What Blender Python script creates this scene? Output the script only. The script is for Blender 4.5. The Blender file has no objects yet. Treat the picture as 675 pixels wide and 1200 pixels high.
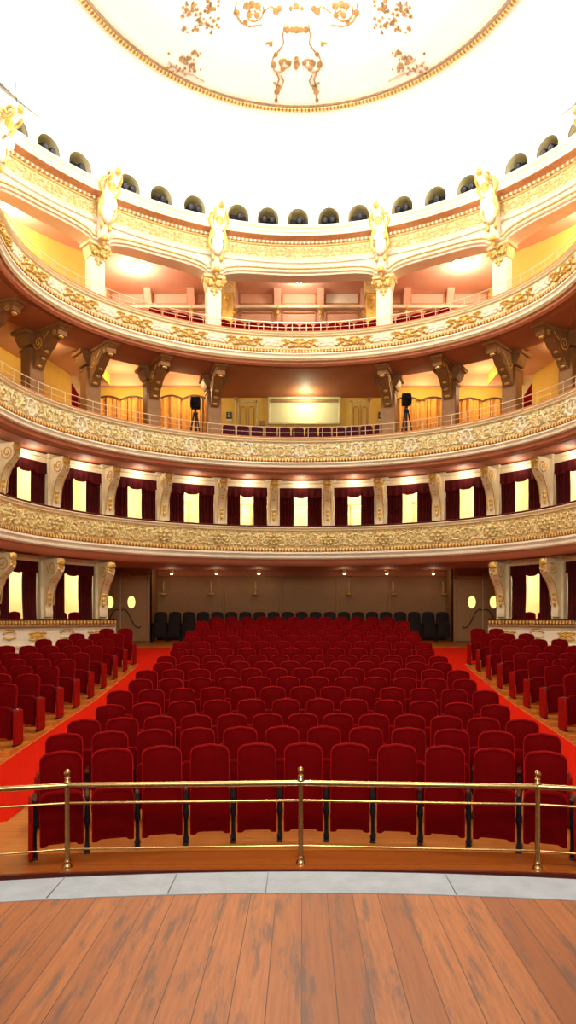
import bpy, math, random
from math import sin, cos, pi, sqrt, atan2, radians
random.seed(7)
COL = bpy.context.scene.collection
E = 2.58                      # eye height over the front stalls floor
CX, F = 353.5, 800.0          # where the axis meets the picture, focal length in pixels
EA, EB, EC = 7.68, 6.7, 16.8  # plan of the balconies: half ellipse, then straight sides

# ------------------------------------------------------------------ materials
def mat(name, col, rough=.6, metal=0., noise=0., nscale=8., bump=0., bscale=30., sheen=0., stint=None, emit=None, estr=0., coat=0., spec=.5, col2=None):
    m = bpy.data.materials.new(name); m.use_nodes = True
    nt = m.node_tree; b = nt.nodes['Principled BSDF']
    b.inputs['Base Color'].default_value = (*col, 1)
    b.inputs['Roughness'].default_value = rough
    b.inputs['Metallic'].default_value = metal
    b.inputs['Specular IOR Level'].default_value = spec
    if sheen:
        b.inputs['Sheen Weight'].default_value = sheen
        b.inputs['Sheen Roughness'].default_value = .35
        b.inputs['Sheen Tint'].default_value = (*(stint or col), 1)
    if coat:
        b.inputs['Coat Weight'].default_value = coat
        b.inputs['Coat Roughness'].default_value = .12
    if emit:
        b.inputs['Emission Color'].default_value = (*emit, 1)
        b.inputs['Emission Strength'].default_value = estr
    tc = nt.nodes.new('ShaderNodeTexCoord')
    if noise or col2:
        n = nt.nodes.new('ShaderNodeTexNoise'); n.inputs['Scale'].default_value = nscale; n.inputs['Detail'].default_value = 4
        nt.links.new(tc.outputs['Object'], n.inputs['Vector'])
        r = nt.nodes.new('ShaderNodeMapRange'); r.inputs['From Min'].default_value = .35; r.inputs['From Max'].default_value = .65
        nt.links.new(n.outputs['Fac'], r.inputs['Value'])
        mx = nt.nodes.new('ShaderNodeMix'); mx.data_type = 'RGBA'
        mx.inputs['A'].default_value = (*col, 1)
        c2 = col2 or tuple(c * (1 - noise) for c in col)
        mx.inputs['B'].default_value = (*c2, 1)
        nt.links.new(r.outputs['Result'], mx.inputs['Factor'])
        nt.links.new(mx.outputs['Result'], b.inputs['Base Color'])
    if bump:
        n = nt.nodes.new('ShaderNodeTexNoise'); n.inputs['Scale'].default_value = bscale; n.inputs['Detail'].default_value = 3
        nt.links.new(tc.outputs['Object'], n.inputs['Vector'])
        bp = nt.nodes.new('ShaderNodeBump'); bp.inputs['Strength'].default_value = bump; bp.inputs['Distance'].default_value = .02
        nt.links.new(n.outputs['Fac'], bp.inputs['Height']); nt.links.new(bp.outputs['Normal'], b.inputs['Normal'])
    return m

def bead_mat(name, c1, c2, freq, metal=.3):
    """A bead moulding: the beads follow the length of the moulding (UV u in metres)."""
    m = bpy.data.materials.new(name); m.use_nodes = True
    nt = m.node_tree; b = nt.nodes['Principled BSDF']; b.inputs['Roughness'].default_value = .4; b.inputs['Metallic'].default_value = metal
    uv = nt.nodes.new('ShaderNodeUVMap'); sx = nt.nodes.new('ShaderNodeSeparateXYZ'); nt.links.new(uv.outputs['UV'], sx.inputs[0])
    mu = nt.nodes.new('ShaderNodeMath'); mu.operation = 'MULTIPLY'; mu.inputs[1].default_value = freq * 2 * pi
    nt.links.new(sx.outputs['X'], mu.inputs[0])
    si = nt.nodes.new('ShaderNodeMath'); si.operation = 'SINE'; nt.links.new(mu.outputs[0], si.inputs[0])
    r = nt.nodes.new('ShaderNodeMapRange'); r.inputs['From Min'].default_value = -.6; r.inputs['From Max'].default_value = .6
    nt.links.new(si.outputs[0], r.inputs['Value'])
    mx = nt.nodes.new('ShaderNodeMix'); mx.data_type = 'RGBA'; mx.inputs['A'].default_value = (*c2, 1); mx.inputs['B'].default_value = (*c1, 1)
    nt.links.new(r.outputs['Result'], mx.inputs['Factor']); nt.links.new(mx.outputs['Result'], b.inputs['Base Color'])
    bp = nt.nodes.new('ShaderNodeBump'); bp.inputs['Strength'].default_value = .8; bp.inputs['Distance'].default_value = .03
    nt.links.new(r.outputs['Result'], bp.inputs['Height']); nt.links.new(bp.outputs['Normal'], b.inputs['Normal'])
    return m

def panel_mat(name, base, gild_shade, fac, scale):
    """Plaster front with fine low relief and gilding, with recess shade painted in, between the big scrolls."""
    m = bpy.data.materials.new(name); m.use_nodes = True
    nt = m.node_tree; b = nt.nodes['Principled BSDF']; b.inputs['Roughness'].default_value = .55
    tc = nt.nodes.new('ShaderNodeTexCoord')
    v = nt.nodes.new('ShaderNodeTexVoronoi'); v.feature = 'DISTANCE_TO_EDGE'; v.inputs['Scale'].default_value = scale
    nz = nt.nodes.new('ShaderNodeTexNoise'); nz.inputs['Scale'].default_value = 5; nz.inputs['Detail'].default_value = 3
    ad = nt.nodes.new('ShaderNodeMixRGB'); ad.blend_type = 'ADD'; ad.inputs[0].default_value = .35
    nt.links.new(tc.outputs['Object'], nz.inputs['Vector']); nt.links.new(tc.outputs['Object'], ad.inputs[1]); nt.links.new(nz.outputs['Color'], ad.inputs[2])
    nt.links.new(ad.outputs[0], v.inputs['Vector'])
    r = nt.nodes.new('ShaderNodeMapRange'); r.inputs['From Min'].default_value = .02; r.inputs['From Max'].default_value = .16
    r.inputs['To Min'].default_value = fac; r.inputs['To Max'].default_value = 0
    nt.links.new(v.outputs['Distance'], r.inputs['Value'])
    mx = nt.nodes.new('ShaderNodeMix'); mx.data_type = 'RGBA'; mx.inputs['A'].default_value = (*base, 1); mx.inputs['B'].default_value = (*gild_shade, 1)
    nt.links.new(r.outputs['Result'], mx.inputs['Factor']); nt.links.new(mx.outputs['Result'], b.inputs['Base Color'])
    bp = nt.nodes.new('ShaderNodeBump'); bp.inputs['Strength'].default_value = .7; bp.inputs['Distance'].default_value = .03
    nt.links.new(v.outputs['Distance'], bp.inputs['Height']); nt.links.new(bp.outputs['Normal'], b.inputs['Normal'])
    return m

def wood_mat(name, c1, c2, c3, plank_w, along='Y', rough=.4, stain=0., plank_l=4., gapc=(.05, .02, .01), coat=0.):
    m = bpy.data.materials.new(name); m.use_nodes = True
    nt = m.node_tree; b = nt.nodes['Principled BSDF']; b.inputs['Roughness'].default_value = rough
    if coat: b.inputs['Coat Weight'].default_value = coat; b.inputs['Coat Roughness'].default_value = .1
    tc = nt.nodes.new('ShaderNodeTexCoord'); L = nt.links.new
    mp = nt.nodes.new('ShaderNodeMapping'); mp.inputs['Rotation'].default_value = (0, 0, pi / 2 if along == 'Y' else 0)
    L(tc.outputs['Object'], mp.inputs['Vector'])
    br = nt.nodes.new('ShaderNodeTexBrick'); br.offset = .37; br.inputs['Scale'].default_value = 1
    br.inputs['Brick Width'].default_value = plank_l; br.inputs['Row Height'].default_value = plank_w
    br.inputs['Mortar Size'].default_value = .003; br.inputs['Mortar Smooth'].default_value = .3; br.inputs['Bias'].default_value = -.1
    br.inputs['Color1'].default_value = (*c1, 1); br.inputs['Color2'].default_value = (*c2, 1); br.inputs['Mortar'].default_value = (*gapc, 1)
    L(mp.outputs['Vector'], br.inputs['Vector'])
    g = nt.nodes.new('ShaderNodeMapping'); g.inputs['Scale'].default_value = (1.3, 22, 1)
    L(mp.outputs['Vector'], g.inputs['Vector'])
    n = nt.nodes.new('ShaderNodeTexNoise'); n.inputs['Scale'].default_value = 2.2; n.inputs['Detail'].default_value = 6; n.inputs['Roughness'].default_value = .65
    L(g.outputs['Vector'], n.inputs['Vector'])
    r = nt.nodes.new('ShaderNodeMapRange'); r.inputs['From Min'].default_value = .4; r.inputs['From Max'].default_value = .7; r.inputs['To Max'].default_value = .6
    L(n.outputs['Fac'], r.inputs['Value'])
    mx = nt.nodes.new('ShaderNodeMix'); mx.data_type = 'RGBA'; mx.inputs['B'].default_value = (*c3, 1)
    L(r.outputs['Result'], mx.inputs['Factor']); L(br.outputs['Color'], mx.inputs['A'])
    out = mx.outputs['Result']
    if stain:
        s = nt.nodes.new('ShaderNodeMapping'); s.inputs['Scale'].default_value = (1.1, 7.5, 1); L(mp.outputs['Vector'], s.inputs['Vector'])
        n2 = nt.nodes.new('ShaderNodeTexNoise'); n2.inputs['Scale'].default_value = 1.7; n2.inputs['Detail'].default_value = 7; n2.inputs['Roughness'].default_value = .7
        L(s.outputs['Vector'], n2.inputs['Vector'])
        r2 = nt.nodes.new('ShaderNodeMapRange'); r2.inputs['From Min'].default_value = .52; r2.inputs['From Max'].default_value = .63; r2.inputs['To Max'].default_value = stain
        L(n2.outputs['Fac'], r2.inputs['Value'])
        m2 = nt.nodes.new('ShaderNodeMix'); m2.data_type = 'RGBA'; m2.inputs['B'].default_value = (.11, .055, .045, 1)
        L(r2.outputs['Result'], m2.inputs['Factor']); L(out, m2.inputs['A']); out = m2.outputs['Result']
    L(out, b.inputs['Base Color'])
    bp = nt.nodes.new('ShaderNodeBump'); bp.inputs['Strength'].default_value = .25; bp.inputs['Distance'].default_value = .004
    L(n.outputs['Fac'], bp.inputs['Height']); L(bp.outputs['Normal'], b.inputs['Normal'])
    return m

M = {}
M['cream'] = mat('cream_plaster', (.86, .74, .50), .55, noise=.12, nscale=3)
M['white'] = mat('ivory_plaster', (.90, .84, .70), .5, noise=.06, nscale=2)
M['ceiling'] = mat('ceiling_plaster', (.93, .92, .89), .7, noise=.03, nscale=1)
M['gold'] = mat('gilding', (.86, .56, .15), .32, metal=.35, noise=.35, nscale=20, bump=.5, bscale=40)
M['palegold'] = mat('pale_gilding', (.88, .72, .34), .42, metal=.2, noise=.35, nscale=18, bump=.4, bscale=40)
M['ceilgold'] = mat('ceiling_gilding', (.42, .23, .08), .6, noise=.5, nscale=6)
M['terra'] = mat('terracotta_band', (.62, .27, .12), .5, noise=.25, nscale=12, bump=.3)
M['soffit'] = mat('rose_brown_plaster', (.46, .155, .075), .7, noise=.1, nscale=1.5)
M['salmon'] = mat('salmon_plaster', (.72, .40, .27), .7, noise=.06, nscale=2)
M['shade'] = mat('brown_stone_paint', (.44, .26, .12), .6, noise=.15, nscale=6)
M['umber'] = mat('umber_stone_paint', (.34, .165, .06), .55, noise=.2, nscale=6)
M['yellow'] = mat('yellow_wall_paint', (.84, .58, .12), .65, noise=.06, nscale=2)
M['boxwall'] = mat('pale_yellow_box_wall', (.88, .82, .52), .6, noise=.04, nscale=2)
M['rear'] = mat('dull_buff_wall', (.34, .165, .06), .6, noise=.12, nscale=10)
M['doorp'] = mat('buff_door_paint', (.42, .25, .11), .45, noise=.1, nscale=10)
M['velvet'] = mat('red_velvet', (.135, .0002, .0016), .9, noise=.12, nscale=14, sheen=1., stint=(1, .02, .02), spec=.06)
M['velvet2'] = mat('dark_maroon_velvet', (.07, .006, .02), .85, noise=.3, nscale=14, sheen=.35, stint=(.6, .1, .12), spec=.15)
M['blackseat'] = mat('black_fabric', (.012, .006, .008), .8, sheen=.05, stint=(.4, .2, .25))
M['curtain'] = mat('crimson_curtain', (.075, .0005, .0012), .8, noise=.4, nscale=9, sheen=.15, stint=(.9, .06, .05), spec=.2)
M['redpanel'] = mat('red_end_panel', (.30, .003, .001), .7, spec=.1, noise=.15)
M['iron'] = mat('black_iron', (.012, .013, .022), .35, metal=.4)
M['darkwood'] = mat('dark_armrest_wood', (.06, .012, .010), .22, coat=.8)
M['brass'] = mat('brass', (.74, .52, .22), .24, metal=1, noise=.2, nscale=30)
M['railmetal'] = mat('cream_painted_rail', (.80, .68, .48), .35, metal=.3)
M['carpet'] = mat('red_carpet', (.64, .012, .001), .95, noise=.18, nscale=30, bump=.4, bscale=200, spec=.08)
M['stage'] = wood_mat('worn_stage_planks', (.27, .078, .02), (.45, .155, .045), (.18, .042, .012), .145, 'Y', .42, stain=.8, plank_l=40)
M['floorwood'] = wood_mat('orange_floorboards', (.60, .19, .025), (.70, .25, .035), (.42, .11, .015), .11, 'X', .35, plank_l=2.2, coat=.2)
M['border'] = wood_mat('polished_border', (.40, .11, .018), (.42, .12, .02), (.33, .085, .015), .65, 'X', .13, plank_l=9, coat=.7)
M['fascia'] = mat('dark_red_fascia', (.10, .014, .008), .4)
M['lip'] = mat('grey_painted_lip', (.36, .42, .51), .6, noise=.16, nscale=7, bump=.2)
M['joint'] = mat('joint_line', (.16, .17, .19), .8)
M['black'] = mat('matt_black', (.007, .007, .009), .8, spec=.12)
M['niche'] = mat('olive_niche_paint', (.46, .40, .22), .8)
M['lens'] = mat('spot_lens', (.02, .022, .03), .35, spec=.25)
M['globe'] = mat('lit_lamp_glass', (1, .95, .8), .4, emit=(1, .86, .60), estr=9)
M['ovalglass'] = mat('lit_oval_glass', (.9, .9, .4), .3, emit=(1, .92, .28), estr=1.0)
M['drape'] = mat('orange_drape', (.86, .44, .10), .8, noise=.2, nscale=7)
M['darktrim'] = mat('dark_scalloped_trim', (.10, .035, .015), .6)
M['screen'] = mat('pale_screen_cloth', (.88, .86, .52), .8, noise=.03, nscale=1)
M['sign'] = mat('dark_green_sign', (.02, .05, .03), .5)
M['signmark'] = mat('white_sign_mark', (.8, .85, .75), .5)
M['dent'] = bead_mat('dentil_course', (.95, .85, .62), (.50, .26, .09), 7., .1)
M['bead'] = bead_mat('gilded_bead', (.80, .50, .15), (.30, .13, .03), 9., .4)
M['panelA'] = panel_mat('gilt_front_panel', (.93, .78, .42), (.44, .25, .05), .8, 9)  # dark gilding colour also paints shade into the hollows, here and on panelB
M['panelB'] = panel_mat('ivory_front_panel', (.93, .85, .58), (.42, .32, .12), .8, 8)
M['panelC'] = panel_mat('cream_front_panel', (.91, .85, .62), (.58, .48, .24), .6, 9)
M['frieze'] = panel_mat('frieze_panel', (.90, .78, .50), (.70, .46, .14), .7, 7)

# ------------------------------------------------------------------ mesh helper
class MB:
    def __init__(s): s.v = []; s.f = []; s.uv = None
    def add(s, vs, fs):
        b = len(s.v); s.v += [tuple(p) for p in vs]; s.f += [tuple(b + i for i in f) for f in fs]; return s
    def box(s, x0, x1, y0, y1, z0, z1, bv=0.):
        if bv <= 0:
            return s.add([(x0,y0,z0),(x1,y0,z0),(x1,y1,z0),(x0,y1,z0),(x0,y0,z1),(x1,y0,z1),(x1,y1,z1),(x0,y1,z1)],
                         [(0,3,2,1),(4,5,6,7),(0,1,5,4),(1,2,6,5),(2,3,7,6),(3,0,4,7)])
        def ring(i, z): return [(x0+i,y0,z),(x1-i,y0,z),(x1,y0+i,z),(x1,y1-i,z),(x1-i,y1,z),(x0+i,y1,z),(x0,y1-i,z),(x0,y0+i,z)]
        def inr(i, z): return [(min(max(p[0],x0+i),x1-i), min(max(p[1],y0+i),y1-i), z) for p in ring(i, z)]
        vs = inr(bv, z0) + ring(bv, z0+bv) + ring(bv, z1-bv) + inr(bv, z1); fs = [tuple(range(7,-1,-1)), tuple(range(24,32))]
        for k in range(3):
            for i in range(8): fs.append((k*8+i, k*8+(i+1)%8, k*8+8+(i+1)%8, k*8+8+i))
        return s.add(vs, fs)
    def tube(s, pts, r, n=6, cap=True):
        pts = [tuple(p) for p in pts]; N = len(pts); vs = []; fs = []
        rr = r if isinstance(r, (list, tuple)) else [r]*N
        up = None
        for i, p in enumerate(pts):
            a = pts[max(i-1,0)]; b = pts[min(i+1,N-1)]
            d = [b[k]-a[k] for k in range(3)]; l = sqrt(sum(q*q for q in d)) or 1; d = [q/l for q in d]
            if up is None: up = (0,0,1) if abs(d[2]) < .9 else (1,0,0)
            dt = sum(up[k]*d[k] for k in range(3)); u = [up[k]-dt*d[k] for k in range(3)]; l = sqrt(sum(q*q for q in u)) or 1; u = [q/l for q in u]; up = tuple(u)
            w = (d[1]*u[2]-d[2]*u[1], d[2]*u[0]-d[0]*u[2], d[0]*u[1]-d[1]*u[0])
            for k in range(n):
                c, q = cos(2*pi*k/n)*rr[i], sin(2*pi*k/n)*rr[i]
                vs.append(tuple(p[j]+u[j]*c+w[j]*q for j in range(3)))
        for i in range(N-1):
            for k in range(n): fs.append((i*n+k, i*n+(k+1)%n, (i+1)*n+(k+1)%n, (i+1)*n+k))
        if cap: fs += [tuple(range(n-1,-1,-1)), tuple((N-1)*n+k for k in range(n))]
        return s.add(vs, fs)
    def lathe(s, prof, c=(0,0,0), n=12, sy=1.):
        vs = []; fs = []
        for r, z in prof:
            for k in range(n): vs.append((c[0]+r*cos(2*pi*k/n), c[1]+r*sy*sin(2*pi*k/n), c[2]+z))
        for i in range(len(prof)-1):
            for k in range(n): fs.append((i*n+k, i*n+(k+1)%n, (i+1)*n+(k+1)%n, (i+1)*n+k))
        fs += [tuple(range(n-1,-1,-1)), tuple((len(prof)-1)*n+k for k in range(n))]
        return s.add(vs, fs)
    def ball(s, c, rx, ry, rz, n=8, m=5):
        prof = [(sin(pi*i/m), -cos(pi*i/m)) for i in range(m+1)]
        vs = []; fs = []
        for r, z in prof:
            for k in range(n): vs.append((c[0]+rx*r*cos(2*pi*k/n), c[1]+ry*r*sin(2*pi*k/n), c[2]+rz*z))
        for i in range(m):
            for k in range(n): fs.append((i*n+k, i*n+(k+1)%n, (i+1)*n+(k+1)%n, (i+1)*n+k))
        return s.add(vs, fs)
    def prism(s, poly, a, b, axis='x'):
        """poly: 2D points; axis x -> (y,z), axis y -> (x,z), axis z -> (x,y)"""
        n = len(poly)
        def P(p, t): return (t,p[0],p[1]) if axis == 'x' else ((p[0],t,p[1]) if axis == 'y' else (p[0],p[1],t))
        vs = [P(p,a) for p in poly]+[P(p,b) for p in poly]
        fs = [tuple(range(n-1,-1,-1)), tuple(range(n,2*n))]+[(i,(i+1)%n,n+(i+1)%n,n+i) for i in range(n)]
        return s.add(vs, fs)
    def grid(s, rows):
        n = len(rows[0]); vs = [p for r in rows for p in r]
        return s.add(vs, [(i*n+k, i*n+k+1, (i+1)*n+k+1, (i+1)*n+k) for i in range(len(rows)-1) for k in range(n-1)])
    def pillow(s, outline, y0, y1, edge=.02, dome=.02, flip=1):
        """padded slab: outline in (x,z); back at y1, front (towards -y) at y0"""
        cx = sum(p[0] for p in outline)/len(outline); cz = sum(p[1] for p in outline)/len(outline)
        def inset(k): return [(cx+(p[0]-cx)*k, cz+(p[1]-cz)*k) for p in outline]
        n = len(outline)
        rings = [(1., y1), (1., y0+edge), (.965, y0+edge*.3), (.90, y0+edge*.12), (.86, y0+edge*.35), (.55, y0-dome*.6), (.2, y0-dome)]
        vs = []; fs = []
        for k, y in rings: vs += [(p[0], y, p[1]) for p in inset(k)]
        for i in range(len(rings)-1):
            for k in range(n): fs.append((i*n+k, i*n+(k+1)%n, (i+1)*n+(k+1)%n, (i+1)*n+k))
        fs += [tuple(range(n-1,-1,-1)), tuple((len(rings)-1)*n+k for k in range(n))]
        return s.add(vs, fs)
    def shear(s, k, z0=0.):
        s.v = [(p[0], p[1]+(p[2]-z0)*k, p[2]) for p in s.v]; return s
    def build(s, name, m, parent=None, smooth=True, loc=None, uv=None):
        me = bpy.data.meshes.new(name); me.from_pydata(s.v, [], s.f)
        if uv:
            l = me.uv_layers.new(name='UVMap')
            for lp in me.loops: l.data[lp.index].uv = uv[lp.vertex_index]
        me.materials.append(M[m] if isinstance(m, str) else m)
        if smooth:
            me.polygons.foreach_set('use_smooth', [True]*len(me.polygons))
            try: me.set_sharp_from_angle(angle=radians(38))
            except Exception: pass
        me.update()
        o = bpy.data.objects.new(name, me); COL.objects.link(o)
        if parent: o.parent = parent
        if loc: o.location = loc
        return o

def tag(o, label, cat, group=None):
    o['label'] = label; o['category'] = cat
    if group: o['group'] = group
    return o
def struct(o): o['kind'] = 'structure'; return o
def thing(name, label, cat, loc=(0,0,0), rz=0., group=None):
    o = bpy.data.objects.new(name, None); COL.objects.link(o); o.location = loc; o.rotation_euler = (0,0,rz); o.empty_display_size = .2
    return tag(o, label, cat, group)
def children(o): return KIDS.get(o.name, [])
KIDS = {}
def snapshot(root):
    """remember the tree below a finished thing, so that copying needs no search"""
    KIDS[root.name] = [c for c in bpy.data.objects if c.parent == root]
    for c in KIDS[root.name]: KIDS[c.name] = [d for d in bpy.data.objects if d.parent == c]
def dup(root, loc, rz, label, group=None, skip=()):
    r = root.copy(); COL.objects.link(r); r.location = loc; r.rotation_euler = (0,0,rz); r['label'] = label
    if group: r['group'] = group
    for c in KIDS[root.name]:
        if c.name.split('.')[0] in skip: continue
        q = c.copy(); COL.objects.link(q); q.parent = r
        for d in KIDS.get(c.name, []):
            e = d.copy(); COL.objects.link(e); e.parent = q
    return r

ORD = ['', 'first','second','third','fourth','fifth','sixth','seventh','eighth','ninth','tenth','eleventh','twelfth','thirteenth','fourteenth','fifteenth','sixteenth','seventeenth','eighteenth','nineteenth','twentieth','twenty-first','twenty-second','twenty-third','twenty-fourth','twenty-fifth','twenty-sixth']
def nth_side(i, n, what='', mid=True):
    """i from 0 at the left of n"""
    if n == 1: return 'the only'
    if mid and n % 2 and i == n//2: return 'middle'
    if i < n/2: return ('leftmost' if i == 0 else ORD[i+1]+' from the left')
    return ('rightmost' if i == n-1 else ORD[n-i]+' from the right')

# ------------------------------------------------------------------ plan curve
SHAPE = 'lower'    # the top tiers follow a slightly different horseshoe towards the stage
def P(t, d=0.):
    h = pi/2
    if SHAPE == 'front': d -= .30*min(1.4, max(0., (abs(t)-.75)/.72))**2
    elif SHAPE == 'attic': d += .40*min(1.35, max(0., (abs(t)-.45)/.65))**2
    if abs(t) <= h: return ((EA+d)*sin(t), EC+(EB+d)*cos(t))
    return (math.copysign(EA+d, t), EC-(abs(t)-h)*7.)
def rotz(t):
    h = pi/2
    if abs(t) >= h: return atan2(-math.copysign(1, t), 0.)
    nx, ny = sin(t)/(EA), cos(t)/(EB); return atan2(-nx, ny)
def t_px(px, d=0.):
    """angle at which the curve at offset d lies in the direction of picture column px"""
    k = (px-CX)/F; s = 1 if k >= 0 else -1; lo, hi = 0., 2.2
    for _ in range(40):
        m = (lo+hi)/2; x, y = P(m, d)
        if x/y < abs(k): lo = m
        else: hi = m
    return s*lo
class Arc:
    """arc length along the curve, zero on the axis"""
    def __init__(s, d, tm=2.3, n=1400):
        s.T = [tm*i/n for i in range(n+1)]; s.S = [0.]; p = P(0, d)
        for t in s.T[1:]:
            q = P(t, d); s.S.append(s.S[-1]+sqrt((q[0]-p[0])**2+(q[1]-p[1])**2)); p = q
    def t(s, a):
        sg = 1 if a >= 0 else -1; a = abs(a); lo, hi = 0, len(s.S)-1
        while hi-lo > 1:
            m = (lo+hi)//2
            if s.S[m] <= a: lo = m
            else: hi = m
        k = (a-s.S[lo])/((s.S[hi]-s.S[lo]) or 1); return sg*(s.T[lo]+k*(s.T[hi]-s.T[lo]))
    def s_(s, t):
        sg = 1 if t >= 0 else -1; t = abs(t); n = len(s.T)-1; i = min(int(t/s.T[-1]*n), n-1); k = t/s.T[-1]*n-i
        return sg*(s.S[i]+k*(s.S[i+1]-s.S[i]))
ARC0 = Arc(0.)
TMAX = 2.25
def sweep(name, m, prof, parent=None, t0=-TMAX, t1=TMAX, n=150, smooth=True, dx=0., closed=False):
    """sweep a profile of (offset, eye-level height) along the plan curve; uv = (arc metres, profile metres)"""
    mb = MB(); uv = []; pr = list(prof)+([prof[0]] if closed else [])
    L = [0.]
    for a, b in zip(pr, pr[1:]): L.append(L[-1]+sqrt((a[0]-b[0])**2+(a[1]-b[1])**2))
    rows = []
    for i in range(n+1):
        t = t0+(t1-t0)*i/n; row = []
        for (d, z), l in zip(pr, L):
            x, y = P(t, d); row.append((x+dx, y, z+E)); uv.append((ARC0.s_(t), l))
        rows.append(row)
    mb.grid(rows)
    return mb.build(name, m, parent, smooth, uv=uv)
def at(t, d, z, dx=0.):
    x, y = P(t, d); return (x+dx, y, z+E)

# ------------------------------------------------------------------ relief ornament on the fronts
def spiral(cu, cv, r, turns, a0, sgn, n=20):
    return [(cu+r*(1-.86*i/n)*cos(a0+sgn*2*pi*turns*i/n), cv+r*(1-.86*i/n)*sin(a0+sgn*2*pi*turns*i/n)) for i in range(n+1)]
def motif_scroll(L, h):
    """acanthus scroll: curves and leaves in (u, v), |u| <= L/2, |v| <= h/2"""
    cur = []; blob = []
    r = h*.40
    for s in (-1, 1):
        for k, cu in enumerate((.155, .37)):
            sg = 1 if k == 0 else -1
            sp = spiral(cu*L, 0, r, 1.6, pi if k else 0.6, sg*-1)
            cur.append(([(s*p[0], p[1]) for p in sp], .022*h/.55))
            blob.append((s*cu*L, 0, .05, .05))
            for a in range(5):
                an = a*2*pi/5+.5; blob.append((s*(cu*L+cos(an)*r*1.08), sin(an)*r*1.02, .045, .028))
        cur.append(([(s*x*L, h*.44*sin(x*2*pi*2.3)) for x in [i/16*.5 for i in range(17)]], .014))
        blob.append((s*.262*L, h*.3, .06, .035)); blob.append((s*.262*L, -h*.3, .06, .035))
    return cur, blob
def motif_rosette(h):
    c = [([(.17*h*cos(a*pi/6), .17*h*sin(a*pi/6)) for a in range(13)], .02)]
    b = [(.27*h*cos(a*pi/4), .27*h*sin(a*pi/4), .055, .055) for a in range(8)]+[(0, 0, .06, .06), (0, .42*h, .05, .06), (0, -.42*h, .05, .06)]
    return c, b
def motif_lyre(h):
    c = []; b = []
    for s in (-1, 1):
        c.append(([(s*(.10+.17*sin(i/12*pi))*h*1.2, h*(-.40+.82*i/12)) for i in range(13)], .026))
        c.append(([(s*.05*h, -.3*h), (s*.05*h, .3*h)], .010)); b.append((s*.33*h, .33*h, .06, .05)); b.append((s*.36*h, -.2*h, .05, .06))
    b += [(0, .40*h, .09, .04), (0, -.42*h, .09, .05), (0, -.1*h, .035, .16*h)]
    return c, b
def motif_leaf(L, h):
    c = []; b = []
    for s in (-1, 1):
        c.append(([(s*(x*L), h*.30*sin(x*2*pi*3.2)) for x in [i/18*.42 for i in range(19)]], .018))
        for k in range(7):
            x = .05+k*.055; b.append((s*x*L, h*.34*sin(x*2*pi*3.2+.9), .075, .035))
            b.append((s*(x+.02)*L, -h*.26*sin(x*2*pi*3.2+.3), .055, .03))
    b.append((0, 0, .09, .12))
    return c, b
def relief(name, m, parent, t, z, dsurf, cur, blob, dx=0., depth=.03):
    mb = MB(); s0 = ARC0.s_(t)
    def mp(u, v, o=0.):
        tt = ARC0.t(s0+u); x, y = P(tt, dsurf(v)-o); return (x+dx, y, z+v+E)
    for pts, r in cur: mb.tube([mp(u, v, .012) for u, v in pts], r, 5, cap=False)
    for u, v, ru, rv in blob:
        ru, rv = ru*1.15, rv*1.15; base = len(mb.v); n, mm = 7, 3
        rings = []
        for j in range(mm+1):
            a = pi/2*j/mm
            rings.append([mp(u+ru*cos(a)*cos(2*pi*k/n), v+rv*cos(a)*sin(2*pi*k/n), depth*1.3*sin(a)) for k in range(n+1)])
        mb.grid(rings)
    return mb.build(name, m, parent)

# ------------------------------------------------------------------ camera
cam = bpy.data.cameras.new('camera'); co = bpy.data.objects.new('camera', cam); COL.objects.link(co)
cam.sensor_fit = 'VERTICAL'; cam.sensor_height = 36; cam.lens = 24
cam.shift_x = -(CX-337.5)/1200; cam.shift_y = (725-600)/1200
cam.clip_start = .05; cam.clip_end = 200
co.location = (0, 0, E); co.rotation_euler = (pi/2, 0, 0)
bpy.context.scene.camera = co

# ------------------------------------------------------------------ floor heights
D1, DP = 8.03, 1.056
FZ = {1:.004, 2:.034, 3:.064, 4:.16, 5:.26, 6:.35, 7:.44, 8:.52, 9:.61, 10:.74, 11:.878, 12:1.01, 13:1.137, 14:1.28, 15:1.414, 16:1.55}
def rowy(n): return D1+DP*(n-1)
def fz(y):
    k = (y-D1)/DP+1
    if k <= 1: return 0.
    if k >= 16: return min(1.75, 1.55+(k-16)*.2/1.5)
    i = int(k); return FZ[i]+(FZ[i+1]-FZ[i])*(k-i)

# stage
def stage_curve(R, y0, n=60, w=7.):
    return [(-w+2*w*i/n, y0-R+sqrt(R*R-(-w+2*w*i/n)**2)) for i in range(n+1)]
ST = 1.0
inner = stage_curve(11.3, 3.925); outer = stage_curve(11.0, 4.25)
mb = MB(); mb.grid([[(x, -5, ST) for x, y in inner], [(x, y, ST) for x, y in inner], [(x, y, ST-.25) for x, y in inner]])
struct(mb.build('floor_stage', 'stage', smooth=False))
mb = MB(); mb.grid([[(x, y, ST-.2) for x, y in inner], [(x, y, ST+.004) for x, y in inner], [(x, y-.012, ST+.01) for x, y in outer], [(x, y, ST) for x, y in outer], [(x, y, -1.4) for x, y in outer]])
lip = thing('stage_lip', 'grey painted curved lip along the front edge of the wooden stage', 'stage edge', (0, 4.1, ST))
o = mb.build('lip_board', 'lip', lip); o.location = (0, -4.1, -ST)
for px in (66, 200, 312, 530, -60, 760):
    x = (px-CX)*4.0/F; k = min(range(61), key=lambda i: abs(inner[i][0]-x))
    ya = inner[k][1]; yb = outer[k][1]
    MB().box(x-.002, x+.002, ya+.01, yb-.01, ST+.004, ST+.012).build('board_joint', 'joint', lip).location = (0, -4.1, -ST)

# pit between stage and stalls
struct(MB().box(-11, 11, 4.1, 7.6, -1.5, -1.4).build('floor_orchestra_pit', 'fascia'))
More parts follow.
